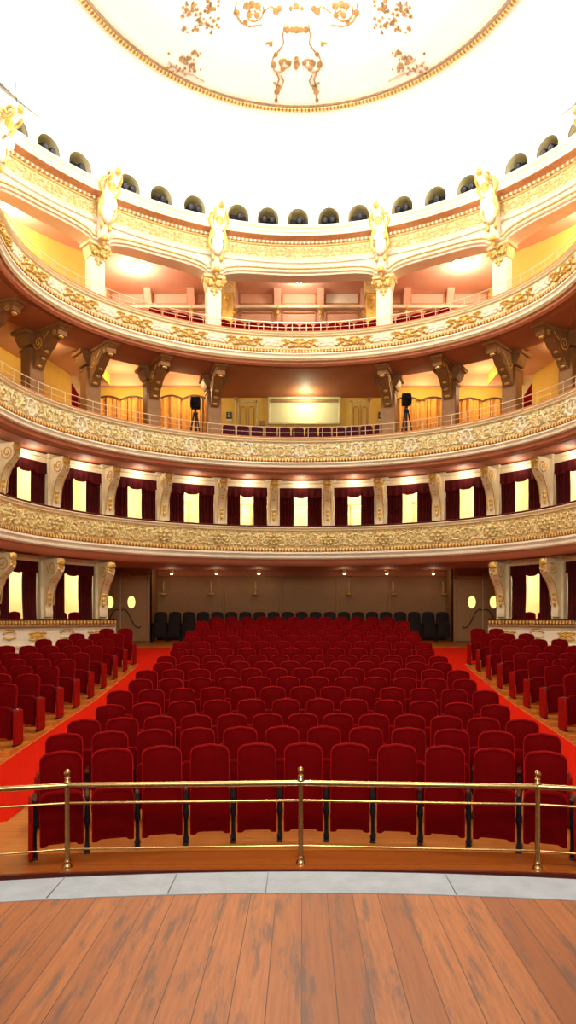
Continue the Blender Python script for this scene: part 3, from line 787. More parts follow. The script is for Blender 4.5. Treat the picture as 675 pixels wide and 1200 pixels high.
# stalls boxes (only at the sides)
SB = 0.85
pil = make_box_pilaster(1.85+.30, 0); snapshot(pil); fp = True
stall_ts = {}
for s, side in ((-1, 'left'), (1, 'right')):
    ts_ = []
    for q, px in enumerate((117, 52, -12, -75)):
        pp = px if s < 0 else 2*354-px
        t = t_px(pp, SB); ts_.append(t)
        x, y = P(t, SB-.05); loc = (x, y, 1.85+E)
        lab = 'cream pilaster with gilded scroll console at the %s stalls boxes, %s one beyond the door' % (side, ORD[q+1])
        lab = 'cream pilaster with scroll console, %s of the %s stalls boxes from the door' % (ORD[q+1], side)
        if fp: o = pil; o.location = loc; o.rotation_euler = (0,0,rotz(t)); o['label'] = lab; o['group'] = 'console pilasters of the stalls boxes'; fp = False
        else: dup(pil, loc, rotz(t), lab, 'console pilasters of the stalls boxes')
    ts_ = sorted(ts_); stall_ts[s] = ts_
    a, b = ts_[0], ts_[-1]
    struct(sweep('wall_lintel_stalls_'+side, 'cream', [(SB+.3, 1.83),(SB-.14, 1.83),(SB-.14, 1.76),(SB-.06, 1.74),(SB-.05, 1.66),(SB+.3, 1.66)], None, a, b, n=30))
    struct(sweep('wall_rear_stalls_'+side, 'boxwall', [(3.0, -1.2),(3.0, 1.87)], None, min(a,b)-(.12 if s>0 else 0), max(a,b)+(.12 if s<0 else 0), n=30))
    # end wall between the boxes and the door
    te = ts_[-1] if s < 0 else ts_[0]
    for t in ts_:
        p0 = P(t, SB+.1); p1 = P(t, 3.02); w = .06; rz = rotz(t); nx, ny = cos(rz)*w, sin(rz)*w
        struct(MB().prism([(p0[0]-nx, p0[1]-ny), (p0[0]+nx, p0[1]+ny), (p1[0]+nx, p1[1]+ny), (p1[0]-nx, p1[1]-ny)], -.9+E, 1.86+E, 'z').build('wall_stalls_partition', 'boxwall', smooth=False))
    struct(sweep('floor_stalls_boxes_'+side, 'shade', [(.62, -.74), (3.0, -.74)], None, a, b, n=20, dx=0))
    # parapet
    te2 = t_px(134 if s < 0 else 2*354-134, .6)
    pr = thing('box_parapet', 'cream parapet with gilded ornaments and bead rail along the %s stalls boxes' % side, 'parapet', (s*8, 18, 1.2))
    def sub(o): o.location = (-s*8, -18, -1.2); return o
    A_, B_ = (-2.0, te2) if s < 0 else (te2, 2.0)
    sub(sweep('cap', 'curtain', [(.5,-.05),(.48,-.02),(.5,0),(.78,0),(.8,-.05)], pr, A_, B_, n=50))
    sub(sweep('bead_rail', 'bead', [(.56,-.05),(.50,-.06),(.49,-.14),(.53,-.18)], pr, A_, B_, n=50))
    sub(sweep('upper_moulding', 'shade', [(.53,-.18),(.51,-.2),(.53,-.25),(.58,-.27)], pr, A_, B_, n=50))
    sub(sweep('panel', 'white', [(.60,-.27),(.60,-.74)], pr, A_, B_, n=50))
    sub(sweep('lower_moulding', 'cream', [(.60,-.74),(.54,-.76),(.54,-.82),(.60,-.86)], pr, A_, B_, n=50))
    sub(sweep('base', 'white', [(.58,-.86),(.58,-2.3)], pr, A_, B_, n=50))
    # closed end
    p0 = P(te2, .5); p1 = P(te2, .85)
    e = MB(); e.add([(p0[0],p0[1],-2.2+E),(p1[0],p1[1],-2.2+E),(p1[0],p1[1],-.02+E),(p0[0],p0[1],-.02+E)], [(0,1,2,3)])
    sub(e.build('end_face', 'white', pr, smooth=False))
    L = .98; s_end = ARC0.s_(te2); q = 0
    while q < 9:
        tc = ARC0.t(s_end-(-1 if s > 0 else 1)*(.55+q*L))
        cu, bl = motif_leaf(.62, .34) if q % 2 == 0 else (lambda r: ([([( .20*cos(a*pi/8), .14+.06*sin(a*pi/8)) for a in range(9)], .012)], [(.10*k, .15-.012*k*k, .045, .028) for k in (-2,-1,0,1,2)]+[(.10*k, -.02-.02*(2-abs(k)), .040, .02) for k in (-2,-1,1,2)]+[(0, -.06, .05, .05)]))(0)
        sub(relief('gilt_ornament', 'gold', pr, tc, -.51, lambda v: .595, cu, bl)); q += 1
    # curtains and lights
    arcS = Arc(SB)
    for k in range(len(ts_)-1):
        m = arcS.t((arcS.s_(ts_[k])+arcS.s_(ts_[k+1]))/2); W = abs(arcS.s_(ts_[k+1])-arcS.s_(ts_[k]))-.44
        x, y = P(m, SB+.04)
        if 'st' not in proto_c:
            c = make_curtain(1.0, 1.66+.35); snapshot(c); proto_c['st'] = c; o = c; o.location = (x, y, 1.66+E); o.rotation_euler = (0,0,rotz(m))
        else: o = dup(proto_c['st'], (x, y, 1.66+E), rotz(m), '')
        o.scale = (W, 1, 1)
        kk = (len(ts_)-1-k) if s < 0 else k+1
        o['label'] = 'dark crimson curtains in the %s %s stalls box from the door' % (ORD[kk], side); o['group'] = 'crimson curtains of the stalls boxes'
        boxlights.append((at(m, 2.0, 1.4), .8))
        # chairs just behind the parapet
        for c3 in range(3):
            sc_ = arcS.s_(m)+(c3-1)*.47; tc = arcS.t(sc_); x, y = P(tc, SB+.55)
            if 'ch' not in proto_c:
                ch = thing('box_chair', '', 'chair')
                MB().pillow(back_outline(.42, .45, .93, .12), -.03, .03, .02, .015).build('backrest', 'velvet', ch)
                MB().box(-.21, .21, -.42, .0, .38, .46, .03).build('seat', 'velvet', ch)
                for u in (-.18, .18):
                    for v in (-.38, -.02): MB().tube([(u, v, .38), (u, v, 0)], .018, 6).build('leg', 'darkwood', ch)
                snapshot(ch); proto_c['ch'] = ch; o = ch; o.location = (x, y, -.73+E)
            else: o = dup(proto_c['ch'], (x, y, -.73+E), 0, '')
            o.rotation_euler = (0,0,rotz(tc))
            o['label'] = 'red upholstered chair, %s in the %s %s stalls box from the door' % (nth_side(c3, 3), ORD[kk], side)
            o['group'] = 'red chairs in the stalls boxes'

# ------------------------------------------------------------------ middle balcony: rear hall
def yb(px, Y): return (px-CX)*Y/F
FB = ZB-.85   # floor over the eye
YH = 26.9
TOPB = 8.75
wallbox('wall_rear_middle', -9.2, 9.2, YH, YH+.2, FB+E, 9.5+E, 'yellow')
for s, nm in ((-1, 'left'), (1, 'right')):
    mb = MB().add([(s*8.85, YH, FB+E), (s*9.5, 23.3, FB+E), (s*9.5, 23.3, 9.5+E), (s*8.85, YH, 9.5+E), (s*10.4, 19.5, FB+E), (s*10.4, 19.5, 9.5+E), (s*10.9, 5, FB+E), (s*10.9, 5, 9.5+E)], [(0,1,2,3), (1,4,5,2), (4,6,7,5)])
    struct(mb.build('wall_side_middle_'+nm, 'yellow', smooth=False))
    mb = MB().box(min(s*9.0, s*8.55), max(s*9.0, s*8.55), YH-.5, YH, FB+E, 9.42+E, .02)
    struct(mb.build('wall_pier_middle_'+nm, 'cream'))
# wall that closes the outside of boxes and top tier
for s, nm in ((-1, 'left'), (1, 'right')):
    wallbox('wall_outer_'+nm, min(s*12, s*12.2), max(s*12, s*12.2), 4, 28, 0, 20, 'soffit')
wallbox('wall_outer_rear', -12.2, 12.2, 27.6, 27.8, 0, 20, 'soffit')
struct(MB().box(-11.9, 11.9, 24.0, 27.5, FB+E-.06, FB+E).build('floor_middle_rear', 'shade', smooth=False))
struct(MB().add([(-12, 4, TOPB+E+.1), (12, 4, TOPB+E+.1), (12, 27.6, TOPB+E+.1), (-12, 27.6, TOPB+E+.1)], [(0,1,2,3)]).build('ceiling_middle', 'soffit', smooth=False)) if False else None
# soffit slabs that close the corners outside the swept soffits
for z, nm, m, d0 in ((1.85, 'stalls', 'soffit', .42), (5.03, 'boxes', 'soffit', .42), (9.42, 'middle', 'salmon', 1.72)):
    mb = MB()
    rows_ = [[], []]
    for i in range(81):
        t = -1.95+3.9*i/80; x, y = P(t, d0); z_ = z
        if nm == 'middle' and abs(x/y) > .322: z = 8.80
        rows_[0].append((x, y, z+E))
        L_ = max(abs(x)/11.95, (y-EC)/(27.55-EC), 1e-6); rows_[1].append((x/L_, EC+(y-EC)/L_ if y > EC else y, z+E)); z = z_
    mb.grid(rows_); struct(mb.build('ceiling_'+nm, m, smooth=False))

SHAPE = 'front'
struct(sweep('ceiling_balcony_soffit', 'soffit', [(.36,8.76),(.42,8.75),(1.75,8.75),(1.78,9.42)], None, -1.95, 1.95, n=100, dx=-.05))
SHAPE = 'lower'
mb = MB(); rows_ = [[], []]
for i in range(21):
    t = t_px(246, 1.7)+(t_px(460, 1.7)-t_px(246, 1.7))*i/20; x, y = P(t, 1.7); rows_[0].append((x, y, 8.752+E)); rows_[1].append((x*1.07, 26.9, 8.70+E))
mb.grid(rows_); q0, q1 = rows_[0][0], rows_[1][0]; p0, p1 = rows_[0][-1], rows_[1][-1]
mb.add([q0, q1, (q1[0], q1[1], 9.42+E), (q0[0], q0[1], 9.42+E), p0, p1, (p1[0], p1[1], 9.42+E), (p0[0], p0[1], 9.42+E)], [(0,1,2,3), (4,5,6,7)])
struct(mb.build('ceiling_middle_bay', 'soffit', smooth=False))
# screen and doors at the centre of the middle balcony
scr = thing('projection_screen', 'pale green-yellow framed screen panel on the middle balcony rear wall', 'screen', (yb(356.5, YH), YH-.03, 725*0+(725-481)*YH/F+E))
w2, h2 = 42.5*YH/F, 17*YH/F
MB().box(-w2+.08, w2-.08, -.02, .02, -h2+.08, h2-.08).build('screen_cloth', 'screen', scr)
f = MB(); f.box(-w2, w2, -.10, .03, h2-.09, h2, .02); f.box(-w2, w2, -.08, .03, -h2, -h2+.06, .02); f.box(-w2, -w2+.08, -.08, .03, -h2, h2, .02); f.box(w2-.08, w2, -.08, .03, -h2, h2, .02); f.build('screen_frame', 'cream', scr)
ro = MB().lathe([(.07,-w2*.93),(.07,w2*.93)], (0,0,0), 10).build('roller', 'shade', scr); ro.rotation_euler = (0, pi/2, 0); ro.location = (0, -.06, h2-.22)
for px, side in ((290, 'left'), (422, 'right')):
    r = thing('panelled_door', 'yellow double door with arched panels %s of the screen' % side, 'door', (yb(px, YH), YH-.02, FB+E))
    hh = (725-470)*YH/F-FB; w = 11.5*YH/F
    fr = MB(); fr.box(-w, -w+.07, -.05, .02, 0, hh, .01); fr.box(w-.07, w, -.05, .02, 0, hh, .01); fr.box(-w, w, -.05, .02, hh-.08, hh, .01); fr.build('door_frame', 'palegold', r)
    for s in (-1, 1):
        lf = MB().box(min(s*.01, s*(w-.07)), max(s*.01, s*(w-.07)), -.02, .02, 0, hh-.08, .004).build('door_leaf', 'yellow', r)
        c = s*(w-.07)*.5; rr = .10
        pts = [(c-rr, -.03, .3), (c-rr, -.03, hh-.35)]+[(c-rr*cos(a*pi/8), -.03, hh-.35+rr*1.2*sin(a*pi/8)) for a in range(1, 8)]+[(c+rr, -.03, hh-.35), (c+rr, -.03, .3)]
        MB().tube(pts, .016, 5).build('arched_moulding', 'shade', lf)
for px, side in ((268.5, 'left'), (446.5, 'right')):
    r = thing('safety_sign', 'small dark green safety sign on the yellow wall %s of the screen' % side, 'sign', (yb(px, YH), YH-.02, (725-487)*YH/F+E))
    MB().box(-.11, .11, -.01, .01, -.13, .13).build('sign_plate', 'sign', r)
    mk = MB().tube([(-.05,-.014,.07),(.05,-.014,.07),(.05,-.014,.01),(-.05,-.014,.0),(-.05,-.014,-.06),(.06,-.014,-.06)], .014, 5)
    mk.build('sign_mark', 'signmark', r)
    MB().box(-.11, .11, -.012, .008, -.21, -.15).build('sign_strip', 'signmark', r)
tag(MB().box(-.10, .10, -.03, .02, -.10, .10, .01).build('wall_plate', 'shade', loc=(yb(307, YH), YH-.01, (725-496)*YH/F+E)), 'small square brown plate between the left panelled door and screen', 'wall plate')
for k, px in enumerate((276.5, 433)):
    x = yb(px, YH); struct(MB().box(x-.03, x+.03, YH-.05, YH+.02, FB+E, TOPB+E).build('trim_%d' % (k+7), 'cream'))
    q = MB(); q.ball((x, YH-.06, (725-465)*YH/F+E), .10, .05, .18); tag(q.build('wall_ornament', 'shade'), 'small carved ornament on the rear wall near the %s panelled door' % ('left' if k == 0 else 'right'), 'ornament')
# orange drapes with scalloped tops
def orange_drape(px0, px1, ytop, label):
    Y = YH-.35; x0, x1 = yb(px0, Y), yb(px1, Y); zt = (725-ytop)*Y/F
    r = thing('orange_drape_screen', label, 'drape', ((x0+x1)/2, Y, FB+E), 0, 'orange drape screens of the middle balcony')
    W = x1-x0; n = 120; H_ = zt-FB
    nb = max(2, round(W/1.0))
    top = [H_+.13*abs(sin(pi*nb*k/n)) for k in range(n+1)]
    rows_ = [[(-W/2+W*k/n, .05*sin(k/n*W*2*pi*3.6)+.02*sin(k*.9), (1-j/3)*0+top[k]*j/3) for k in range(n+1)] for j in range(4)]
    MB().grid(rows_).build('drape', 'drape', r)
    MB().tube([(-W/2+W*k/n, -.07, top[k]) for k in range(n+1)], .035, 5).build('scalloped_top', 'darktrim', r)
    p = MB()
    for k in range(int(W/.42)+1):
        x = -W/2+k*.42; i = min(n, int((x+W/2)/W*n)); p.tube([(x, -.07, 0), (x, -.07, top[i])], .014, 5)
    p.build('frame_bars', 'darktrim', r)
orange_drape(187, 242, 468, 'orange pleated drape with scalloped top beside the left tripod')
orange_drape(112, 172, 469, 'orange pleated drape with scalloped top, farther left on the middle balcony')
orange_drape(462, 523, 470, 'orange pleated drape with scalloped top behind the right tripod')
orange_drape(536, 594, 471, 'orange pleated drape with scalloped top, farther right on the middle balcony')
for s, side in ((-1, 'left'), (1, 'right')):
    x = s*8.42; Y = 25.0
    pz = [(0, 0), (-s*.42, 0), (-s*.42, 7.92-FB), (0, 8.62-FB)]
    tag(MB().prism(pz, -.03, .03, 'y').build('stair_panel', 'redpanel', loc=(x, Y, FB+E)), 'red panel with slanted top behind the %s middle balcony column' % side, 'stair panel')

# middle balcony columns with long brackets
def make_mid_column():
    t = thing('balcony_column', '', 'column')
    h = TOPB-FB
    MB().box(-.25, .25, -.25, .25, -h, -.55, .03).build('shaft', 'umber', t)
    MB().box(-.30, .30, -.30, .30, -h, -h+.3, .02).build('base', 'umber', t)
    c = MB(); c.box(-.28, .28, -.28, .28, -.60, -.50, .02); c.prism([(-.28,-.42),(.28,-.42),(.40,-.24),(.42,-.10),(-.42,-.10),(-.40,-.24)], -.29, .29, 'y'); c.box(-.52, .52, -.36, .36, -.12, 0, .02)
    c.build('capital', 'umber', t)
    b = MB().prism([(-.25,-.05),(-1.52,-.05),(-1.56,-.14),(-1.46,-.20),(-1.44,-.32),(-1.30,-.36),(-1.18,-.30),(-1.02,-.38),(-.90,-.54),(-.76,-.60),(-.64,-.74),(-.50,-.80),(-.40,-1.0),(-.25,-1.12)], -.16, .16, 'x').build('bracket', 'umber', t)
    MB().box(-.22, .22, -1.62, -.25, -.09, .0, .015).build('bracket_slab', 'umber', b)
    g = MB()
    for s in (-1, 1):
        g.tube([(s*.165, u, v) for u, v in spiral(-.52, -.40, .22, 1.6, 0, -1, 18)], .022, 5)
        g.tube([(s*.165, u, v) for u, v in spiral(-1.28, -.24, .09, 1.4, 0, -1, 14)], .018, 5)
        g.tube([(s*.165, -.74, -.36), (s*.165, -.9, -.26), (s*.165, -1.02, -.16)], .018, 5)
    for k in range(3): g.ball((0, -.36-.17*k, -1.03+.19*k), .09, .05, .05)
    g.ball((0, -1.37, -.36), .10, .07, .05)
    g.build('gilt_scroll', 'gold', b)
    return t
mc = make_mid_column(); snapshot(mc); fp = True
MP = [250, 178, 106, 38, -30]
allp = sorted(MP+[2*353-p for p in MP]); visn = [p for p in allp if p > 0 and p < 690]
for p in allp:
    t = t_px(p, 1.9); x, y = P(t, 1.9); loc = (x, y, 8.75+E)
    lab = 'brown column with scroll bracket on middle balcony, %s' % (nth_side(visn.index(p), len(visn)) if p in visn else ('beyond leftmost' if p < 0 else 'beyond rightmost'))
    if fp: o = mc; o.location = loc; o.rotation_euler = (0,0,rotz(t)); o['label'] = lab; o['group'] = 'columns of the middle balcony'; fp = False
    else: dup(mc, loc, rotz(t), lab, 'columns of the middle balcony')

# seats of the middle balcony
def low_seat(name, fab):
    t = thing(name, '', 'seat')
    MB().pillow(back_outline(.46, .40, 1.0, .16), -.03, .05, .03, .02).shear(.15, .45).build('backrest', fab, t)
    MB().box(-.22, .22, -.42, -.02, .34, .44, .03).build('seat_cushion', fab, t)
    MB().box(-.25, -.22, -.36, .04, 0, .58, .01).box(.22, .25, -.36, .04, 0, .58, .01).build('frame', 'iron', t)
    snapshot(t); return t
ls = low_seat('theatre_seat', 'velvet2'); fp = True
mid = []
for i in range(12): mid.append((yb(269+i*16.0, 25.2), 25.2-.012*(i-5.5)**2, (725-500)*25.2/F+E-1.0, 0., 'dark rounded seat before the yellow wall, %s in the row' % nth_side(i, 12)))
for i in range(12):
    MB_ = None
plat = MB().box(-3.1, 3.1, 24.4, 26.2, FB+E, (725-500)*25.2/F+E-1.0); struct(plat.build('floor_middle_step', 'shade', smooth=False))
arc1 = Arc(.75)
for s, side in ((-1, 'left'), (1, 'right')):
    for i in range(12):
        t = arc1.t(s*(3.3+i*.56)); x, y = P(t, .75)
        mid.append((x, y, 6.40+E-1.0, rotz(t), 'maroon seat behind the middle balcony rail, %s from the centre on the %s' % (ORD[i+1], side)))
for x, y, z, rz, lab in mid:
    if fp: ls.location = (x, y, z); ls.rotation_euler = (0,0,rz); ls['label'] = lab; ls['group'] = 'maroon seats on the middle balcony'; fp = False
    else: dup(ls, (x, y, z), rz, lab, 'maroon seats on the middle balcony')

# tripods with covered cameras
for px, ytop, side in ((229, 465, 'left'), (476.5, 461, 'right')):
    Y = 24.45 if side == 'left' else 24.3
    x = yb(px, Y); zt = (725-ytop)*Y/F+E; zf = FB+E
    tp = thing('tripod', 'black camera tripod standing on the %s of the middle balcony' % side, 'tripod', (x, Y, zf))
    zh = zt-zf-.42
    MB().tube([(0,0,.5),(0,0,zh)], .03, 8).build('centre_column', 'iron', tp)
    MB().lathe([(.05,zh-.28),(.09,zh-.22),(.09,zh-.16),(.04,zh-.12),(.05,zh-.04),(.07,zh)], (0,0,0), 10).build('head', 'iron', tp)
    for a in (radians(200), radians(330), radians(85)):
        lg = MB().tube([(.05*cos(a), .05*sin(a), zh-.20), (.45*cos(a), .45*sin(a), .0)], [.030, .020], 6).build('leg', 'iron', tp)
    cm = thing('video_camera', 'covered black video camera on the %s tripod' % side, 'camera', (x, Y, zf+zh))
    MB().prism([(-.20,.0),(.12,.0),(.20,.10),(.20,.30),(.12,.42),(-.02,.42),(-.16,.30),(-.22,.14)], -.15, .15, 'x').build('body', 'black', cm)
    lh = MB().lathe([(.07,0),(.08,.10),(.09,.14)], (0,0,0), 10).build('lens_hood', 'black', cm); lh.rotation_euler = (pi/2, 0, 0)
    lh.location = (0, -.20, .2)

# ------------------------------------------------------------------ top balcony
FC = ZC-.85; YC = 26.3; TOPC = 12.5
DXC = -.08
wallbox('wall_rear_top', -8.4, 8.4, YC, YC+.2, FC+E, TOPC+E+.2, 'salmon')
for s, nm in ((-1, 'left'), (1, 'right')):
    ta = t_px(103 if s < 0 else 601, 2.6); n_ = 40; lo_, hi_ = [], []
    for k in range(n_+1):
        x, y = P(ta+(s*1.9-ta)*k/n_, 2.6); lo_.append((x+DXC, y, FC+E)); hi_.append((x+DXC, y, TOPC+E+.05))
    lo_.insert(0, (lo_[0][0], YC, FC+E)); hi_.insert(0, (hi_[0][0], YC, TOPC+E+.05))
    struct(MB().grid([lo_, hi_]).build('wall_side_top_'+nm, 'yellow', smooth=False))
mb = MB(); rows_ = [[], []]
for i in range(81):
    t = -1.9+3.8*i/80; SHAPE = 'attic'; x, y = P(t, .5); SHAPE = 'lower'; rows_[0].append((x+DXC, y, TOPC+E))
    L_ = max(abs(x)/11.95, (y-EC)/(27.55-EC), 1e-6); rows_[1].append((x/L_, EC+(y-EC)/L_ if y > EC else y, TOPC+E))
mb.grid(rows_); struct(mb.build('ceiling_top_gallery', 'salmon', smooth=False))
# stepped floor of the top balcony
for k in range(5):
    z = FC+.28*k
    struct(sweep('floor_top_step', 'soffit', [(.55+k*.75, z), (.55+k*.75, z+.28), (.56+(k+1)*.75 if k < 4 else 4.6, z+.28)], None, -1.8, 1.8, n=60, dx=DXC))
# rear wall panelling: two rows of framed panels and corbels
zc1 = (725-362)*YC/F
struct(MB().box(-8.3, 8.3, YC-.25, YC, zc1+E-.06, zc1+E+.06, .02).build('trim_9', 'cream'))
kk = 0
for k in range(-5, 5):
    x0, x1 = yb(350.5+50*(k)+.0-0, YC)+.0, yb(350.5+50*(k+1), YC)
    x0 += yb(CX+25, YC); x1 += yb(CX+25, YC)
    cxp = (x0+x1)/2-yb(CX+50, YC)*0
    r = thing('wall_panel', 'framed salmon wall panel, %s behind the top balcony' % nth_side(k+5, 10), 'wall panel', (cxp, YC-.02, zc1+E), 0, 'framed panels of the top balcony wall')
    w = (x1-x0)/2-.16
    fr = MB()
    for (za, zb2) in ((-1.3, -.12), (.14, .62)):
        fr.box(-w, w, -.05, .01, zb2-.06, zb2, .01); fr.box(-w, w, -.05, .01, za, za+.06, .01); fr.box(-w, -w+.06, -.05, .01, za, zb2, .01); fr.box(w-.06, w, -.05, .01, za, zb2, .01)
    fr.build('frame', 'terra', r)
    MB().box(-w+.06, w-.06, -.02, .01, .20, .56).build('upper_field', 'salmon' if k != 0 else 'white', r)
    cb = thing('corbel', 'small corbel with gilt drop, %s behind the top balcony' % nth_side(k+5, 10), 'corbel', (x0, YC-.02, zc1+E), 0, 'corbels of the top balcony wall')
    MB().prism([(0,-.15),(-.12,-.10),(-.22,.05),(-.50,.55),(-.62,.66),(0,.66)], -.13, .13, 'x').build('bracket', 'salmon', cb)
    q = MB(); q.ball((0,-.16,-.02), .14, .08, .09); q.ball((0,-.10,-.18), .07, .05, .12); q.ball((0,-.08,-.34), .04, .03, .08); q.build('gilt_drop', 'gold', cb)
# inner brown pillars seen behind the front columns
for px, side in ((267, 'left'), (435, 'right'), (160, 'far left'), (541, 'far right')):
    Y = 25.2; x = yb(px, Y)
    if 'far' in side: continue
    r = thing('inner_pillar', 'ochre pillar with gilt drop just behind the %s central white column' % side, 'pillar', (x, Y, FC+E))
    MB().box(-.19, .19, -.19, .19, 0, TOPC-FC-.55, .02).build('shaft', 'yellow', r)
    MB().box(-.26, .26, -.26, .26, TOPC-FC-.6, TOPC-FC, .03).build('capital', 'palegold', r)
    q = MB(); q.ball((0,-.22,TOPC-FC-.75), .13, .05, .10); q.ball((0,-.21,TOPC-FC-1.0), .08, .04, .16); q.ball((0,-.20,TOPC-FC-1.25), .04, .03, .10); q.build('gilt_drop', 'gold', r)
# vents and wall lamps on the side walls
s = -1
def side_point(u):  # along the slanted wall, 0 at the rear corner
    return (8.25+.6*(u-.55), 22.25-1.1*(u-.55))
ang = atan2(-1.1, .6)
for s, side in ((-1, 'left'), (1, 'right')):
    x, y = side_point(.55)
    nm = 'wall_vent' if s < 0 else 'wall_bracket'
    lab = 'small dark grille high on the left top balcony wall' if s < 0 else 'small gilded bracket on the right top balcony wall'
    r = thing(nm, lab, 'vent' if s < 0 else 'bracket', (s*(x-.04), y-.03, 10.9+E), s*ang if s > 0 else -ang)
    if s < 0:
        MB().box(-.32, .32, -.03, .01, -.14, .14, .01).build('grille_frame', 'shade', r)
        q = MB()
        for k in range(5): q.box(-.28, .28, -.045, -.03, -.11+k*.05, -.085+k*.05)
        q.build('slats', 'black', r)
    else:
        MB().tube([(-.3,-.05,-.1),(0,-.15,.0),(.25,-.1,.18)], .03, 6).build('arm', 'gold', r); MB().ball((.25,-.12,.2), .08, .08, .1).build('knob', 'gold', r)
# red seats on the top balcony
rs = low_seat('theatre_seat', 'velvet'); fp = True
arc2 = Arc(1.6); tops = []
for i in range(22):
    tops.append((arc2.t((i-10.5)*.5), 1.6, ZC+1.02-1.0, 'bright red seat in the front row of the top balcony, %s' % nth_side(i, 22)))
arc3 = Arc(2.45)
for i in range(12):
    tops.append((arc3.t((i-5.5)*.52), 2.45, ZC+1.22-1.0, 'red seat in the second row of the top balcony, %s' % nth_side(i, 12)))
for t, d, z, lab in tops:
    x, y = P(t, d)
    if fp: rs.location = (x+DXC, y, z+E); rs.rotation_euler = (0,0,rotz(t)); rs['label'] = lab; rs['group'] = 'red seats on the top balcony'; fp = False
    else: dup(rs, (x+DXC, y, z+E), rotz(t), lab, 'red seats on the top balcony')

SHAPE = 'attic'
# white columns
def make_white_column():
    t = thing('white_column', '', 'column')
    zt = 11.62-FC
    MB().box(-.25, .25, -.18, .18, .25, zt-.42, .03).build('shaft', 'white', t)
    MB().box(-.32, .32, -.25, .25, 0, .3, .03).build('base', 'white', t)
    c = MB().box(-.27, .27, -.20, .20, zt-.44, zt-.38, .015)
    c.prism([(-.26,zt-.38),(.26,zt-.38),(.32,zt-.1),(-.32,zt-.1)], -.22, .22, 'y'); c.box(-.38, .38, -.30, .30, zt-.10, zt, .02)
    cp = c.build('capital', 'palegold', t)
    g = MB()
    for s in (-1, 1):
        g.tube([(s*.30+u, -.30, zt-.2+v) for u, v in spiral(0, 0, .10, 1.5, 0, s, 14)], .025, 5)
        for k in range(3): g.ball((s*(.06+.10*k), -.25, zt-.28-.03*(k % 2)), .06, .05, .09)
    g.ball((0,-.30,zt-.12), .08, .05, .08); g.ball((0,-.2,zt-.60), .05, .03, .08); g.ball((-.08,-.2,zt-.5), .06, .04, .06); g.ball((.08,-.2,zt-.5), .06, .04, .06)
    g.build('acanthus', 'gold', cp)
    snapshot(t); return t
wc = make_white_column(); fp = True
DCOL = .33
WP = [250, 112, -25]
wall_t = sorted([t_px(p+2.5, DCOL) for p in WP]+[t_px(2*350.5-p+2.5, DCOL) for p in WP])
names = ['beyond the left edge of view', 'outer left', 'inner left', 'inner right', 'outer right', 'beyond the right edge of view']
for k, t in enumerate(wall_t):
    x, y = P(t, DCOL); loc = (x+DXC, y, FC+E); lab = 'white column with gilded capital on the top balcony, %s' % names[k]
    if fp: wc.location = loc; wc.rotation_euler = (0,0,rotz(t)); wc['label'] = lab; wc['group'] = 'white columns of the top balcony'; fp = False
    else: dup(wc, loc, rotz(t), lab, 'white columns of the top balcony')

# arcade wall over the columns
mb = MB(); arcC = Arc(0.)
S = [arcC.s_(t) for t in wall_t]
S_all = [-14.5]+S+[14.5]
ZA0, ZA1 = 11.85, 12.34
def lowz(s):
    for a, b in zip(S_all, S_all[1:]):
        if a <= s <= b:
            e = min(s-a, b-s)-.26
            if e <= 0: return 11.60
            R = .85
            if e >= R*1.5: return ZA0
            u = e/(R*1.5); return 11.60-.0+(ZA0-11.60)*sqrt(max(0, 1-(1-u)**2))
    return ZA0
top = []; rows_ = [[], [], [], []]; rim = []
ss = sorted(set([-14+28*i/600 for i in range(601)]+[q+e*.26 for q in S for e in (-1, 1)]))
for s_ in ss:
    t = arcC.t(s_); z = lowz(s_)
    for j, (d, zz) in enumerate(((.05, ZA1), (.05, z+.06), (.08, z), (.62, z))): rows_[j].append(at(t, d, zz, DXC))
    rim.append(at(t, .03, z+.10, DXC))
mb.grid(rows_); struct(mb.build('wall_arcade', 'white'))
ar = thing('arcade_moulding', 'ivory moulding following the wide arches over the top balcony', 'moulding', (0, EC, 14))
MB().tube(rim, .045, 6, cap=False).build('arch_rim', 'cream', ar).location = (0, -EC, -14)
rim2 = [(p[0]*.999, p[1]-.02, p[2]+.12) for p in rim]
MB().tube(rim2, .03, 6, cap=False).build('upper_rim', 'palegold', ar).location = (0, -EC, -14)
# entablature
en = thing('entablature', 'ivory and gold entablature with scroll frieze above the top balcony', 'entablature', (0, EC, 15))
def sube(o): o.location = (0, -EC, -15); return o
sube(sweep('architrave', 'white', [(.05,ZA1-.12),(-.02,ZA1-.10),(-.04,ZA1-.02),(.0,ZA1),(-.03,ZA1+.03),(.02,ZA1+.07)], en, dx=DXC))
sube(sweep('frieze', 'frieze', [(.02,ZA1+.07),(.02,12.80)], en, dx=DXC))
sube(sweep('gilt_fillet', 'palegold', [(.02,12.80),(-.04,12.81),(-.04,12.84),(-.06,12.85)], en, dx=DXC))
sube(sweep('dentils', 'dent', [(-.06,12.85),(-.12,12.85),(-.13,12.92)], en, dx=DXC))
sube(sweep('cornice_soffit', 'terra', [(-.13,12.92),(-.20,12.93),(-.30,12.97),(-.38,12.96)], en, dx=DXC))
sube(sweep('cornice', 'white', [(-.38,12.96),(-.41,12.96),(-.41,13.04),(-.44,13.06),(-.44,13.14),(-.50,13.20),(-.50,13.27),(-.45,13.29),(.0,13.40),(.3,13.56)], en, dx=DXC))
L = 1.3
for i in range(-10, 11):
    t = ARC0.t(i*L); sube(relief('scroll_relief', 'palegold', en, t, 12.60, lambda v: .02, *motif_scroll(L, .34), dx=DXC, depth=.03))
